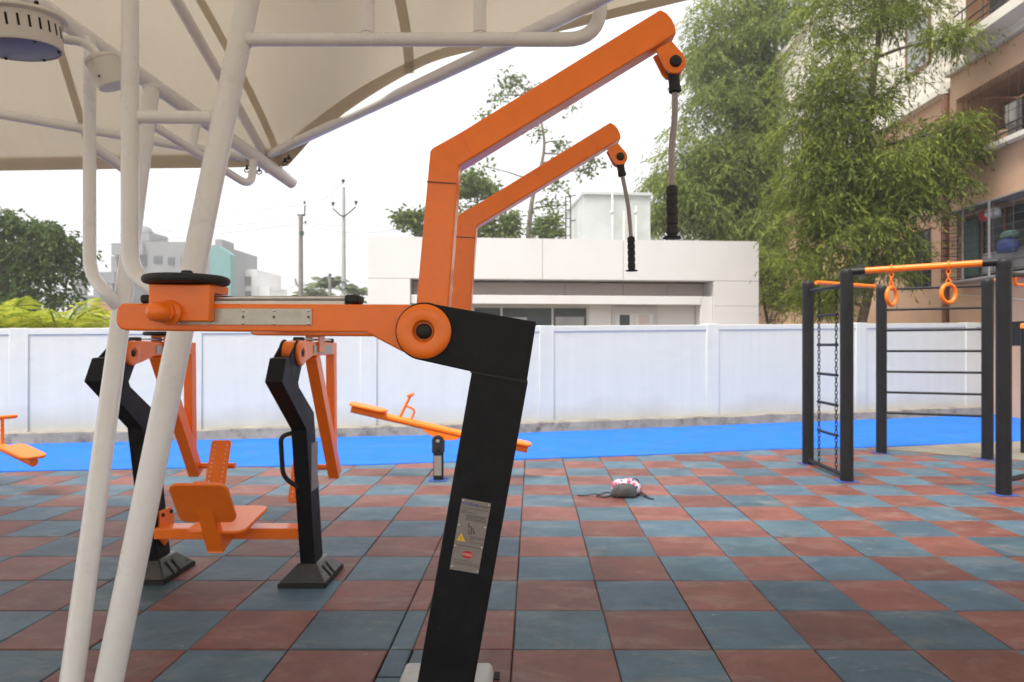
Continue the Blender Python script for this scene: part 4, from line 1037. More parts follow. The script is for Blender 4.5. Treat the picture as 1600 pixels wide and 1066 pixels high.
# caged window, lower
wn=MB()
for y0 in (12.2,13.05,13.75,14.6,15.35,16.0): wn.box(XF+.12,XF+.2,y0,y0+.07,3.05,4.45)
wn.box(XF+.12,XF+.2,12.2,16.07,4.45,4.499); wn.box(XF+.12,XF+.2,12.2,16.07,3.001,3.05)
wno=wn.build('window','wood',ab,smooth=0)
MB().box(XF+.15,XF+.17,9.91,16.07,3.06,4.44).build('pane','glass',wno,smooth=0)
MB().box(XF+.10,XF+.115,15.45,15.95,3.1,4.4).build('curtain','cloth_green',wno,smooth=0)
MB().box(XF+.08,XF+.118,12.2,15.3,3.1,3.55).build('lower_pane','glass_grey',wno,smooth=0)
cage=MB(); xo=XF-.42
for i in range(9): zr=3.05+i*.18; cage.tube([(xo,9.6,zr),(xo,16.0,zr)],.009,5); cage.tube([(xo,16.0,zr),(XF,16.0,zr)],.009,5)
for yv in (10,10.6,11.2,11.8,12.4,13.0,13.6,14.2,14.8,15.4,16.0): cage.tube([(xo,yv,2.97),(xo,yv,4.52)],.008,5)
cage.build('window_cage','iron',wno)
cg=MB()
for yv in (12.3,14.30,15.17): cg.box(xo-.03,xo-.01,yv-.025,yv+.025,2.96,4.53)
cg.box(xo-.012,XF-.002,9.6,16.02,2.93,2.968); cg.box(xo-.012,XF-.002,9.6,16.02,4.525,4.56)
cg.build('cage_frame','galv',wno,smooth=0)
def lump(name,c,s,m,lab,cat):
    tag(blob(Vector(c),s[0],s[1],s[2],.75,18,12,seed=int(c[1]*10)%50).build(name,m,smooth=60),lab,cat)
lump('blue_bundle',(XF-.2,14.08,3.42),(.14,.26,.17),'cloth_blue','bundled dark blue cloth stuffed in the window cage','laundry')
lump('pink_bag',(XF-.2,14.75,4.20),(.10,.16,.13),'cloth_red','crimson bag hanging high in the window cage','bag')
lump('white_bag',(XF-.22,14.5,4.22),(.11,.19,.12),'cloth_white','white bag hanging high in the window cage beside the crimson bag','bag')
lump('teal_basket',(XF-.2,14.02,3.70),(.12,.22,.09),'cloth_green','teal basin resting on the blue bundle in the window cage','basin')
# drainpipe
MB().tube([(XF+.22,YC+.55,0),(XF+.22,YC+.55,7.7)],.085,14).build('drainpipe','brownpipe',ab)
MB().tube([(XF+.22,YC+.55,7.71),(XF+.22,YC+.55,13)],.10,14).build('drainpipe','cream',ab)
# far block, set back
XB=XF+.45; fb=MB(); YE=36
wins=[(17.9,19.1),(21,22.6),(24.6,26.2),(28.4,30)]
fb.box(XB+.15,XB+.3,YC+.001,YE,-.03,7.88)
last=YC+.002
for a,b in wins+[(YE,YE)]:
    fb.box(XB,XB+.149,last,a,-.03,7.88)
    if b>a:
        for z0,z1 in ((-.03,3.05),(4.6,5.85),(7.3,7.88)): fb.box(XB,XB+.149,a+.001,b-.001,z0,z1)
    last=b
fb.build('rear_wall','stucco',ab,smooth=0)
uw=MB(); uw.box(XB,XB+.3,YC+.001,YE,7.885,13.5); uw.build('upper_wall','cream',ab,smooth=0)
MB().box(XB-.25,XB-.002,YC+.1,YE,7.80,7.99).build('string_course','cream',ab,bevel=.01)
for a,b in wins:
    for z0,z1 in ((3.06,4.59),(5.86,7.29)):
        w=MB(); w.box(XB+.10,XB+.145,a+.02,a+.1,z0,z1); w.box(XB+.10,XB+.145,b-.1,b-.02,z0,z1); w.box(XB+.10,XB+.145,(a+b)/2-.03,(a+b)/2+.03,z0,z1)
        wo_=w.build('window','wood',ab,smooth=0); MB().box(XB+.12,XB+.148,a+.02,b-.02,z0,z1).build('pane','glass',wo_,smooth=0)
        g=MB()
        for i in range(7): zr=z0+.1+i*.21; g.tube([(XB-.04,a,zr),(XB-.04,b,zr)],.012,5)
        for i in range(5): yv=a+(b-a)*i/4; g.tube([(XB-.04,yv,z0),(XB-.04,yv,z1)],.012,5)
        g.build('window_grille','iron',wo_)
    w=MB(); w.box(XB-.03,XB-.003,a,a+.1,8.9,10.4); w.box(XB-.03,XB-.003,b-.1,b,8.9,10.4); w.box(XB-.03,XB-.003,a+.1,b-.1,10.3,10.4); w.box(XB-.03,XB-.003,a+.1,b-.1,8.9,9.0)
    wo_=w.build('window','wood',ab,smooth=0); MB().box(XB-.02,XB-.004,a+.1,b-.1,9.0,10.3).build('pane','glass_grey',wo_,smooth=0)
MB().box(XF+.3,XF+8,YN,YE,13.5,13.7).build('roof','cream',ab,smooth=0)
MB().box(XF+7.8,XF+8,YN,YE,0,13.4).build('rear_wall','stucco',ab,smooth=0)
# cable along the stucco
cb=MB(); cb.tube(catmull([Vector((XF-.02,9.8,1.95)),Vector((XF-.02,12.5,2.28)),Vector((XF-.02,16.2,2.72))],8),.012,6); cb.build('wall_cable','cream',ab)

# ------------------------------------------------------------------ distant buildings, poles, wires
def fbox(mb,px0,px1,py0,Y,dep,zb=0):
    a=W(px0,py0,Y); b=W(px1,py0,Y); mb.box(a.x,b.x,Y,Y+dep,zb,a.z)
cb=thing('concrete_building',W(275,539,142.5)*1.0-Vector((0,0,W(0,539,142.5).z)),'unfinished grey concrete building with open floors far behind the left mast','building')
mb=MB(); fbox(mb,222,300,378,142.5,19); mb.build('wall','concrete',cb,smooth=0)
mb=MB(); fbox(mb,300.2,345,383,143.45,19); mb.build('wing','concrete',cb,smooth=0)
mb=MB(); fbox(mb,218,233,362,146.3,7.6,12); mb.ball(W(226,365,150.1),1.7,10); mb.build('roof_tank','concrete',cb)
mb=MB(); 
for y0,y1 in ((380,398),(418,426),(450,456),(480,485)):
    a=W(174,y0,141.55); b=W(222.5,y1,141.55); mb.box(a.x,b.x,141.55,155.8,b.z,a.z)
mb.build('floor_slab','concrete',cb,smooth=0)
mb=MB()
for x in (178,196,214):
    a=W(x,400,142.5); mb.box(a.x-.6,a.x+.6,142.5,143.64,0,a.z)
mb.build('column','concrete',cb,smooth=0)
for (x0,x1,y0,y1) in ((218,229,398,416),(240,253,400,411),(262,272,402,414),(218,229,428,446),(240,253,430,443),(262,272,430,443),(282,290,402,414),(282,290,430,443),(310,320,405,418),(328,338,405,418),(310,320,432,446)):
    a=W(x0,y0,142.31); b=W(x1,y1,142.31); MB().box(a.x,b.x,142.31 if x0<300 else 143.26,142.59 if x0<300 else 143.54,b.z,a.z).build('window','conc_dark',cb,smooth=0)
nt_=thing('netted_tower',W(350,539,138.7)-Vector((0,0,1.518)),'tower wrapped in blue green construction netting beside the concrete building','building')
mb=MB(); a=W(330,380,138.7); b=W(361,398,138.7); mb.prism([W(328,388,138.7)*1,W(340,384,138.7),W(352,391,138.7),W(360,398,138.7),Vector((W(361,0,138.7).x,138.7,0)),Vector((W(328,0,138.7).x,138.7,0))],(0,2.5,0)); mb.build('netting','netting',nt_,smooth=0)
mb=MB(); fbox(mb,336,347,374,142.5,5.7,0); mb.build('core','concrete',nt_,smooth=0)
wb2=thing('pale_block',W(390,539,155.8)-Vector((0,0,1.518)),'pale distant apartment block with ochre panel between mast and utility pole','building')
mb=MB(); fbox(mb,358,401,421,155.8,15.2); fbox(mb,401.2,421,448,156.56,11.4); mb.build('wall','farwhite',wb2,smooth=0)
a=W(363,432,155.61); b=W(377,446,155.61); MB().box(a.x,b.x,155.42,155.78,b.z,a.z).build('panel','ochre',wb2,smooth=0)
a=W(377.5,432,155.61); b=W(392,446,155.61); MB().box(a.x,b.x,155.51,155.78,b.z,a.z).build('window','conc_dark',wb2,smooth=0)
a=W(363,455,155.61); b=W(392,470,155.61); MB().box(a.x,b.x,155.51,155.78,b.z,a.z).build('window','conc_dark',wb2,smooth=0)
sf=thing('grey_frame_building',W(165,539,114)-Vector((0,0,1.518)),'low grey skeletal building with open bays above a pink wall at left','building')
mb=MB(); Y=114
for x in (121,128,150,172,186): a=W(x,440,Y); mb.box(a.x-.42,a.x+.42,Y,Y+.8,0,a.z)
for y in (440,462,486): a=W(119,y,Y); b=W(192,y+3,Y); mb.box(a.x,b.x,Y-.1,Y+5,b.z,a.z)
fbox(mb,150,178,425,119.7,9.5); mb.build('frame','concrete',sf,smooth=0)
pw=thing('pink_house',W(165,539,95)-Vector((0,0,1.518)),'low salmon pink house peeking over the wall left of the masts','house')
mb=MB(); fbox(mb,142,172,474,95,11.4); fbox(mb,158,168,494,94.05,0.76); mb.build('wall','pinkwall',pw,smooth=0)
mb=MB(); fbox(mb,140,176,472.5,94.62,12.16,W(0,474.5,94.62).z); mb.build('roof','pinkwall',pw,smooth=0)
ph=thing('salmon_house',W(1225,539,85.5)-Vector((0,0,1.518)),'salmon and cream house glimpsed between trunks right of the white building','house')
mb=MB(); fbox(mb,1186,1262,492,85.5,15.2); mb.build('wall','pinkwall',ph,smooth=0)
mb=MB(); fbox(mb,1188,1260,470,89.3,15.2,W(0,495,89.3).z); mb.build('upper_wall','cream',ph,smooth=0)
a=W(1206,476,89.11); b=W(1216,489,89.11); MB().box(a.x,b.x,89.11,89.32,b.z,a.z).build('window','conc_dark',ph,smooth=0)

def upole(px,ytop,Y,r0,r1,m,label,name='utility_pole'):
    t=W(px,ytop,Y); o=thing(name,(t.x,Y,0),label,'utility pole'); MB().tube([(t.x,Y,-.02),t],[r0,r1],12).build('pole',m,o); return o,t
o,t=upole(470,335,36,.13,.11,'pole_conc','dark weathered concrete pole with a bracket, left of the taller steel pole')
mb=MB(); mb.bar(t+Vector((-.16,0,-.05)),t+Vector((.22,0,-.05)),.1,.1); mb.tube([t+Vector((.2,0,-.05)),t+Vector((.22,0,.45))],.04,8); mb.ball(t+Vector((.2,0,.62)),.07,8,sz=1.4); mb.ball(t+Vector((.25,0,-.42)),.07,8); mb.bar(t+Vector((0,-.12,-1.02)),t+Vector((.2,-.12,-1.02)),.1,.2); mb.build('bracket','insul',o)
m2=MB(); q=t+Vector((0,0,-3.9)); m2.tube([q+Vector((-.3,0,.5)),q+Vector((-.22,0,.2)),q],.05,8); m2.ball(q+Vector((.08,-.1,-.62)),.14,8); m2.build('side_stub','pole_conc',o)
o,t=upole(537,293,34,.14,.075,'pole_steel','tall pale steel pole with a V shaped arm and insulators')
mb=MB(); c=t+Vector((0,-.1,-1.45)); mb.tube([c+Vector((-.5,0,.38)),c+Vector((-.14,0,.04)),c,c+Vector((.14,0,.04)),c+Vector((.62,0,.46))],.035,8); mb.build('arm','iron',o)
for d in ((-.5,.62),(.64,.68),(0,1.75)):
    MB().lathe([(.03,-.12),(.045,-.08),(.09,.02),(.09,.06),(.03,.09)],c+Vector((d[0],0,d[1])),(0,0,1),10).tube([c+Vector((d[0],0,d[1]-.24)),c+Vector((d[0],0,d[1]-.05))],.012,6).build('insulator','insul',o)
q=Vector((t.x,33.85,W(0,447,34).z)); MB().torus(q,.19,.03,(1,0,0),(0,0,1),20,6).build('wire_coil','insul',o)
o,t=upole(515.5,432,48,.12,.1,'pole_conc','short distant pole among the far palms')
mb=MB(); mb.ball(t+Vector((0,0,.1)),.12,8); mb.build('top_insulator','insul',o)
def wire(pts,label,r=.011):
    P=[]
    for a,b in zip(pts,pts[1:]):
        for i in range(10):
            u_=i/10; p=a.lerp(b,u_); p.z-=4*.35*u_*(1-u_); P.append(p)
    P.append(pts[-1]); tag(MB().tube(P,r,5).build('power_line','insul'),label,'power line','power lines between the utility poles')
wire([W(-60,345,50),W(472,321,36),W(537,283,34)*1,W(700,318,33)],'uppermost thin power line slung over the pole tops')
wire([W(-60,375,50),W(472,340,36),W(560,345,34.5),W(760,362,34)],'second power line, just under the top of the dark pole')
wire([W(-60,392,50),W(474,349,36),W(620,358,34.5)],'third power line, level with the dark pole bracket')
wire([W(420,452,60),W(470,440,36),W(537,444,34),W(620,446,34)],'lowest power line, running by the wire coil')

# ------------------------------------------------------------------ vegetation
def leaves(o_name, mname, centers, per, spread, size, aspect, droop, seed, parent, clump=.5, fold=0., sag=.9, spray=0):
    """many leaf blades around cluster centres; clusters sag and hang"""
    r=np.random.RandomState(seed); C=np.array([tuple(c) for c in centers]); n=len(C)*per
    idx=np.repeat(np.arange(len(C)),per)
    off=r.normal(size=(n,3))*np.array([spread,spread,spread*.6]); p=C[idx]+off; p[:,2]-=sag*np.abs(r.normal(size=n))*spread*.6
    d=r.normal(size=(n,3)); d[:,2]=d[:,2]*.6-droop; d/=np.linalg.norm(d,axis=1)[:,None]
    if spray:
        m=n//spray; n=m*spray; sid=np.repeat(np.arange(m),spray); cid=r.randint(0,len(C),m); idx=cid[sid]
        so_=r.normal(size=(m,3))*np.array([spread,spread,spread*.6])*.75; o0=C[cid]+so_
        sd_=so_/(np.linalg.norm(so_,axis=1)[:,None]+1e-6)+r.normal(size=(m,3))*.5; sd_[:,2]=sd_[:,2]*.5+.1; sd_/=np.linalg.norm(sd_,axis=1)[:,None]
        ln=size*spray*.42*r.uniform(.6,1.3,m); t=((np.arange(n)%spray)+r.uniform(0,.8,n))/spray
        p=o0[sid]+sd_[sid]*(ln[sid]*t)[:,None]; p[:,2]-=ln[sid]*.75*t**2*sag
        tang=sd_[sid].copy(); tang[:,2]-=1.5*t*sag
        d=tang+r.normal(size=(n,3))*.55; d[:,2]-=droop*.6; d/=np.linalg.norm(d,axis=1)[:,None]
        shade=r.uniform(0,1,m)[sid]
    s=r.normal(size=(n,3)); s-=d*(s*d).sum(1)[:,None]; s/=np.linalg.norm(s,axis=1)[:,None]
    L=size*r.uniform(.45,1.6,n)[:,None]; w=L*aspect*r.uniform(.75,1.3,n)[:,None]; nrm=np.cross(d,s)
    v=np.empty((n,4,3)); v[:,0]=p; v[:,1]=p+d*L*.5+s*w*.5+nrm*L*.06; v[:,2]=p+d*L-nrm*L*.05; v[:,3]=p+d*L*.5-s*w*.5+nrm*L*.06
    me=bpy.data.meshes.new(o_name); off_=np.array(ROOT[parent.name]); 
    me.vertices.add(n*4); me.vertices.foreach_set('co',(v.reshape(-1,3)-off_).ravel()); me.loops.add(n*4); me.loops.foreach_set('vertex_index',np.arange(n*4,dtype=np.int32))
    me.polygons.add(n); me.polygons.foreach_set('loop_start',np.arange(0,n*4,4,dtype=np.int32)); me.polygons.foreach_set('loop_total',np.full(n,4,dtype=np.int32)); me.update(calc_edges=True)
    cl=r.uniform(0,1,len(C))[idx]*clump+r.uniform(0,1,n)*(1-clump)
    if spray: cl=.4*r.uniform(0,1,len(C))[idx]+.4*shade+.2*r.uniform(0,1,n)  # tone per cluster and spray imitates lit clumps and shaded gaps
    at=me.attributes.new('leaf_var','FLOAT','FACE'); at.data.foreach_set('value',cl.astype(np.float32))
    me.materials.append(M[mname]); ob=bpy.data.objects.new(o_name,me); COL.objects.link(ob); ob.parent=parent; return ob
def limb(mb,a,b,r0,r1,rnd,seg=7,wob=.08):
    L=(b-a).length; P=[]
    n=7
    w1=Vector((rnd.uniform(-1,1),rnd.uniform(-1,1),rnd.uniform(-.3,.9)))*L*wob
    for i in range(n+1):
        t=i/n; P.append(a.lerp(b,t)+w1*math.sin(math.pi*t)+Vector((rnd.uniform(-1,1),rnd.uniform(-1,1),0))*L*.012*(0<i<n))
    mb.tube(P,[r0+(r1-r0)*i/n for i in range(n+1)],seg); return P
def tree(name,label,base,trunk_pts,lumps,leaf,bark,ncl,per,spread,size,aspect,droop,seed,r0=.16,clump=.55,sag=.9,hollow=.35,group=None,spray=0):
    """lumps: (centre, radii, weight); limbs reach every lump, twigs every cluster"""
    rnd=random.Random(seed); o=thing(name,base,label,'tree',group)
    mb=MB(); T=[Vector(p) for p in trunk_pts]; TP=catmull(T,6); n=len(TP)
    mb.tube(TP,[r0*(1-.72*i/(n-1)) for i in range(n)],10)
    tot=sum(l[2] for l in lumps); cents=[]; tw=MB()
    for c,rad,wt in lumps:
        c=Vector(c); k=max(3,int(ncl*wt/tot))
        st=min(TP,key=lambda p:(p-c).length+max(0,p.z-c.z)*1.5+ (2 if p.z<T[0].z+1.2 else 0))
        P=limb(mb,st,c,r0*.34,r0*.12,rnd)
        for i in range(k):
            while True:
                d=Vector((rnd.uniform(-1,1),rnd.uniform(-1,1),rnd.uniform(-1,1)))
                if hollow<d.length<1: break
            q=c+Vector((d.x*rad[0],d.y*rad[1],d.z*rad[2])); cents.append(q)
            if i%2==0: limb(tw,rnd.choice(P[3:]),q,r0*.07,r0*.025,rnd,5,.12)
    mb.build('trunk',bark,o); tw.build('branches',bark,o)
    leaves('crown',leaf,cents,per,spread,size,aspect,droop,seed,o,clump,sag=sag,spray=spray)
    return o
def LP(px,py,Y,rx,ry,rz,w): return (W(px,py,Y),(rx,ry,rz),w)
# large drooping acacia behind the white building
Y=30.
lA=[LP(1150,40,Y,2.00,2.00,1.60,2),LP(1215,-60,Y,2.93,2.39,2.00,2),LP(1230,60,Y,2.53,2.39,1.73,3),LP(1130,170,Y,2.00,2.13,1.46,2),LP(1200,160,Y,2.13,2.13,1.60,2),LP(1080,250,Y,1.60,1.86,1.20,1.5),LP(1170,260,Y,2.39,2.26,1.60,3),LP(1100,320,Y,2.13,2.00,1.33,2.2),LP(1245,130,Y,2.0,1.8,1.6,2.2),LP(1190,350,Y,2.26,2.13,1.46,2.6),LP(1060,290,Y,1.20,1.60,0.80,.8),LP(1240,280,Y,1.60,1.73,1.33,1.6),LP(1230,420,Y-1,1.60,1.86,1.33,1.5),LP(1045,340,Y+.5,1.20,1.33,0.80,.8),LP(1265,190,Y,1.46,1.73,1.33,1),LP(1120,100,Y,1.33,1.60,1.06,1)]
tree('acacia_tree','tall drooping pale green acacia rising behind the white building',(9.6,Y,0),[(9.7,Y,-.1),(9.4,Y,2.9),(9.2,Y+.1,6.6),(9.8,Y,10.6),(10.4,Y,16)],lA,'leaf_acacia_pale','bark',660,270,.28,.18,.22,.55,21,r0=.28,clump=.72,spray=11)
Y=15.6
lB=[LP(1330,20,Y,1.1,1.,.8,2),LP(1420,-20,Y,1.0,.9,.7,1.3),LP(1290,110,Y,1.0,1.,.8,1.8),LP(1395,140,Y,.6,.6,.35,.45),LP(1330,190,Y,1.0,1.,.7,1.8),LP(1440,235,Y-.3,.95,.8,.55,2),LP(1380,270,Y-.3,1.0,.9,.6,2),LP(1462,290,Y-.6,.4,.5,.38,.8),LP(1300,290,Y,1.0,1.,.7,1.8),LP(1410,330,Y-.3,.7,.8,.45,1.1),LP(1330,360,Y,1.0,.9,.6,1.7),LP(1270,370,Y,.8,.9,.7,1.3),LP(1390,400,Y-.3,.5,.6,.4,.9),LP(1490,60,Y-.9,.45,.5,.45,.6),LP(1500,200,Y-.9,.35,.4,.35,.5),LP(1300,440,Y+.4,.7,.7,.5,.9),LP(1262,455,Y+.8,.4,.5,.35,.5),LP(1265,200,Y+.5,.9,.9,.8,1.4),LP(1300,240,Y+.3,.8,.8,.6,1.2),LP(1260,290,Y+.5,.8,.8,.6,1.1),LP(1350,310,Y,.8,.8,.5,1.2)]
tree('acacia_tree','darker acacia leaning over the wall in front of the apartment block',(7.4,Y+.1,0),[(7.3,Y+.2,-.1),(7.5,Y+.15,1.6),(7.75,Y,3.3),(7.6,Y,5.5),(7.9,Y,8.5),(8.1,Y,10)],lB,'leaf_acacia','bark',400,280,.165,.105,.20,.5,5,r0=.13,clump=.72,hollow=.5,spray=11)
# slim trunks at the foot of the trees
for px,dx,lab in ((1205,-.5,'slim bare trunk leaning left beside the white building corner'),(1243,.3,'slim bare trunk nearly upright behind the chain ladder post')):
    p=W(px+6,500,22); rnd=random.Random(px)
    o=thing('young_tree',(p.x,22,0),lab,'tree'); mb=MB(); a=Vector((p.x,22,-.05)); b=Vector((p.x+dx,22.1,4.2)); limb(mb,a,b,.07,.03,rnd,8); limb(mb,a.lerp(b,.5),b+Vector((.7,0,-.4)),.03,.012,rnd); mb.build('trunk','bark',o)
    leaves('crown','leaf_acacia',[b+Vector((rnd.uniform(-.5,1.3),rnd.uniform(-.6,.6),rnd.uniform(-1.7,.5))) for _ in range(34)],90,.22,.18,.2,.5,px,o)
# sparse tree and scrub behind the roof
Y=32
def clus(px,py,r,w): return (W(px,py,Y),(r,r,r*.6),w)
lS=[clus(800,120,.55,.6),clus(775,150,.5,.35),clus(830,140,.5,.4),clus(755,180,.4,.2),clus(885,170,.5,.3),clus(905,240,.7,.6),clus(880,220,.5,.4),clus(840,205,.3,.15),clus(870,285,.7,.5),clus(915,265,.4,.4),clus(930,250,.4,.3),clus(790,130,.3,.2),clus(860,320,.6,.5),clus(760,260,.5,.3)]
tree('bare_branched_tree','thin bare branched tree with sparse leaves behind the white building',(0,Y,0),[W(822,440,Y),W(826,365,Y),W(832,310,Y),W(845,262,Y),W(850,215,Y),W(835,150,Y)],lS,'leaf_sparse','bark_grey',60,26,.24,.2,.45,.2,9,r0=.14,hollow=0)
Y=30
lS=[clus(740,280,.85,1.4),clus(765,300,.7,1),clus(735,330,.7,.9),clus(760,350,.8,1),clus(720,300,.5,.5)]
tree('bushy_tree','bushy olive green tree seen between the two orange arms',(-2.6,Y,0),[W(748,440,Y),W(748,360,Y),W(745,290,Y)],lS,'leaf_sparse','bark_grey',60,42,.24,.22,.42,.1,12,r0=.12,hollow=0)
lS=[clus(855,345,.55,1),clus(868,360,.5,.6),clus(845,362,.5,.6)]
tree('small_conical_tree','small dense bush above the roof left of the tank room',(.7,Y,0),[W(857,440,Y),W(857,365,Y),W(856,335,Y)],lS,'leaf_sparse','bark_grey',34,46,.22,.18,.4,.1,13,r0=.08,hollow=0)
lS=[clus(640,345,.45,1),clus(655,335,.35,.6),clus(665,355,.4,.8),clus(628,338,.25,.5),clus(700,355,.4,.5)]
tree('shrubby_tree','low shrubby tree at the left end of the white roof',(-5,Y,0),[W(655,440,Y),W(655,380,Y),W(652,345,Y)],lS,'leaf_sparse','bark_grey',26,60,.2,.22,.45,.1,14,r0=.09,hollow=0)
lS=[clus(700,350,.5,1),clus(800,340,.4,.5),clus(795,360,.5,.8)]
tree('low_tree','low green tree peeping over the roof behind the second arm',(-1.4,Y+1,0),[W(790,440,Y),W(792,370,Y),W(795,345,Y)],lS[1:],'leaf_sparse','bark_grey',22,46,.22,.2,.45,.1,15,r0=.08,hollow=0)
# dark tree on the left
Y=26
lD=[LP(40,345,Y,1.0,1.2,.5,1.5),LP(-20,370,Y,1.6,1.4,1.0,2),LP(65,375,Y,1.0,1.1,.6,1.5),LP(95,392,Y,.75,.9,.35,.9),LP(20,410,Y,1.5,1.3,.9,2),LP(75,420,Y,1.0,1.1,.6,1.4),LP(50,455,Y,1.3,1.1,.6,1.6),LP(-30,440,Y,1.5,1.2,.9,1.5),LP(20,480,Y,1.4,1.1,.5,1.2),LP(108,385,Y,.4,.6,.2,.3)]
tree('broadleaf_tree','dark broad leaved tree behind the wall at the left edge',(-20.5,Y,0),[(-20.6,Y,-.1),(-20.4,Y,2),(-20.1,Y,3.6),(-20.3,Y,5.5)],lD,'leaf_dark','bark',135,120,.20,.17,.42,.2,31,r0=.28,clump=.7,spray=8)
# yellow green palms behind the wall
def palm(name,label,base,nf,Lf,seed,leafm,lean=.0,trunk=0,wl=.045,group=None,cat='palm',el0=.45,sg=.55):
    rnd=random.Random(seed); o=thing(name,base,label,cat,group); stem=MB(); fr=MB(); b=Vector(base)+Vector((0,0,trunk)); lv=[]
    if trunk: MB().tube([Vector(base),b],[.12,.09],8).build('trunk','bark_grey',o)
    vs=[];fs=[];va=[]
    for k in range(nf):
        az=2*math.pi*k/nf+rnd.uniform(-.3,.3); el=rnd.uniform(el0,1.4); L=Lf*rnd.uniform(.75,1.1); d=Vector((math.cos(az)*math.cos(el),math.sin(az)*math.cos(el),math.sin(el)))
        P=[]; 
        for i in range(15):
            t=i/14; P.append(b+d*L*t+Vector((math.cos(az),math.sin(az),0))*L*.25*t*t-Vector((0,0,1))*L*sg*t**2.4)
        stem.tube(P,[.018*(1-.8*i/14)*Lf for i in range(15)],5)
        for i in range(2,15):
            t=i/14; tan=(P[i]-P[i-1]).normalized(); sd=tan.cross(Vector((0,0,1))).normalized(); ll=Lf*.34*math.sin(math.pi*(.12+.83*t))
            for h in (0,.5):
                p0=P[i-1].lerp(P[i],h)
                for s in (-1,1):
                    dd=(sd*s*.8+tan*.65-Vector((0,0,.22+rnd.uniform(0,.3)))).normalized(); n_2=dd.cross(tan).normalized(); w=tan*wl*Lf*.5
                    o_=len(vs); m_=p0+dd*ll*.5; vs+= [p0-w*.3,m_-w,p0+dd*ll-Vector((0,0,ll*.12)),m_+w,p0+w*.3]; fs.append((o_,o_+1,o_+2,o_+3,o_+4)); va.append(rnd.random())
    me=bpy.data.meshes.new('fronds'); off_=Vector(ROOT[o.name]); me.from_pydata([tuple(v-off_) for v in vs],[],fs); at=me.attributes.new('leaf_var','FLOAT','FACE'); at.data.foreach_set('value',va); me.materials.append(M[leafm])
    ob=bpy.data.objects.new('fronds',me); COL.objects.link(ob); ob.parent=o; stem.build('frond_stem',leafm,o)
    return o
palm('areca_palm','yellow green palm clump just behind the wall, the larger and nearer the masts',(W(92,500,13.2).x,13.2,1.5),13,1.65,3,'leaf_palm',wl=.026,el0=.75,sg=.4,group='palms behind the wall')
palm('areca_palm','yellow green palm clump just behind the wall, cut by the left edge',(W(8,500,13.0).x,13.0,1.55),12,1.55,4,'leaf_palm',wl=.026,el0=.75,sg=.4,group='palms behind the wall')
for px,py,Yp,lab in ((515,452,62,'distant coconut palm below the short pole'),(560,462,60,'distant coconut palm beside the white building corner'),(490,470,60,'low distant palm behind the lever rail')):
    p=W(px,py,Yp); palm('coconut_palm',lab,(p.x,Yp,0),14,2.4,px,'leaf_farpalm',trunk=p.z,wl=.05,group='distant coconut palms')
# scrub line behind wall, low
for k,(px,py,Yp,rx) in enumerate(((225,498,30,1.6),(340,495,32,1.4),(585,490,24,.5))):
    p=W(px,py,Yp); o=thing('bush',(p.x,Yp,0),('dull green bush behind the wall left of the masts','dull green bush behind the wall between the two masts','small green bush by the left corner of the white building')[k],'bush')
    rnd=random.Random(k); cs=[Vector((p.x+rnd.uniform(-rx,rx),Yp+rnd.uniform(-.6,.6),rnd.uniform(.3,p.z+.3))) for _ in range(46)]
    mb=MB()
    for q in cs[::3]: limb(mb,Vector((p.x,Yp,-.02)),q,.03,.01,rnd,5)
    mb.build('stems','bark',o); leaves('foliage','leaf_sparse',cs,60,.25,.2,.45,.2,40+k,o)

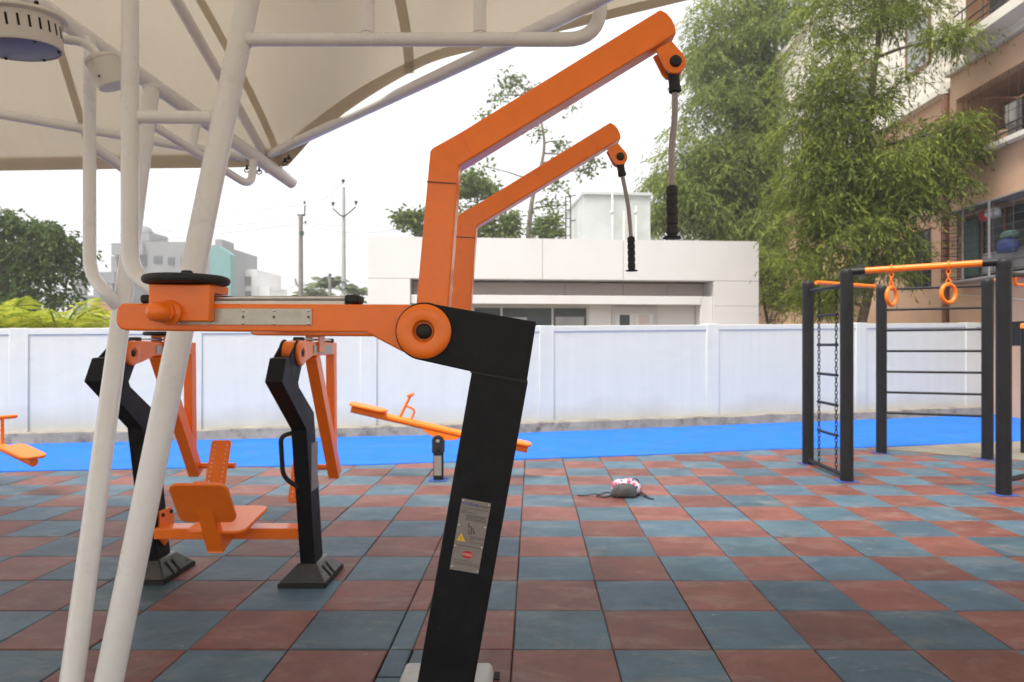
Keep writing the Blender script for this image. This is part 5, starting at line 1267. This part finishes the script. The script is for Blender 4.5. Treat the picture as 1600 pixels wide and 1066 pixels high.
# ------------------------------------------------------------------ haze
HAZE=.0019
if HAZE:
    hz=MB().box(-200,200,-40,220,-1.0,30).build('haze','joint',smooth=0); hz['kind']='stuff'
    m=bpy.data.materials.new('haze_air'); m.use_nodes=True; nt=m.node_tree; nt.nodes.clear()
    o=nt.nodes.new('ShaderNodeOutputMaterial'); v=nt.nodes.new('ShaderNodeVolumePrincipled'); v.inputs['Color'].default_value=(.97,.97,.98,1); v.inputs['Density'].default_value=HAZE; v.inputs['Anisotropy'].default_value=.3
    nt.links.new(v.outputs[0],o.inputs['Volume']); hz.data.materials.clear(); hz.data.materials.append(m)

# ------------------------------------------------------------------ light, camera
EL_,AZ=R(64),R(215)      # sun high, behind the camera to the left
wld=bpy.data.worlds.new('World'); sc.world=wld; wld.use_nodes=True; nt=wld.node_tree; bg=nt.nodes['Background']
sk=nt.nodes.new('ShaderNodeTexSky'); sk.sky_type='NISHITA'; sk.sun_disc=False; sk.sun_elevation=EL_; sk.sun_rotation=AZ; sk.air_density=1.; sk.dust_density=6.; sk.ozone_density=1.
hs=nt.nodes.new('ShaderNodeHueSaturation'); hs.inputs['Saturation'].default_value=.3
cl=nt.nodes.new('ShaderNodeMix'); cl.data_type='RGBA'; cl.inputs[0].default_value=.6; cl.inputs[7].default_value=(4.9,4.85,4.8,1)   # bright thin cloud veil
nt.links.new(sk.outputs[0],hs.inputs['Color']); nt.links.new(hs.outputs[0],cl.inputs[6]); nt.links.new(cl.outputs[2],bg.inputs['Color']); bg.inputs['Strength'].default_value=.15
sd=bpy.data.lights.new('sun','SUN'); sd.energy=2.1; sd.angle=R(22); sd.color=(1,.955,.88); so=bpy.data.objects.new('sun',sd); COL.objects.link(so)
dirv=Vector((math.sin(AZ)*math.cos(EL_),math.cos(AZ)*math.cos(EL_),math.sin(EL_)))
so.rotation_euler=(-dirv).to_track_quat('-Z','Y').to_euler(); so.location=(0,0,40)
cam=bpy.data.cameras.new('camera'); co=bpy.data.objects.new('camera',cam); COL.objects.link(co); sc.camera=co
co.location=(0,0,H); co.rotation_euler=(R(90),0,0); cam.sensor_width=36; cam.lens=36*F/1600; cam.shift_x=-(CX-800)/1600; cam.shift_y=(CY-533)/1600
cam.clip_end=2000; cam.clip_start=.05
cam.dof.use_dof=True; cam.dof.focus_distance=2.05; cam.dof.aperture_fstop=4.8
vs_=sc.view_settings; vs_.view_transform='Standard'; vs_.look='None'; vs_.exposure=1.1; vs_.gamma=1
for o in list(bpy.data.objects):
    if '_local' in o: del o['_local']
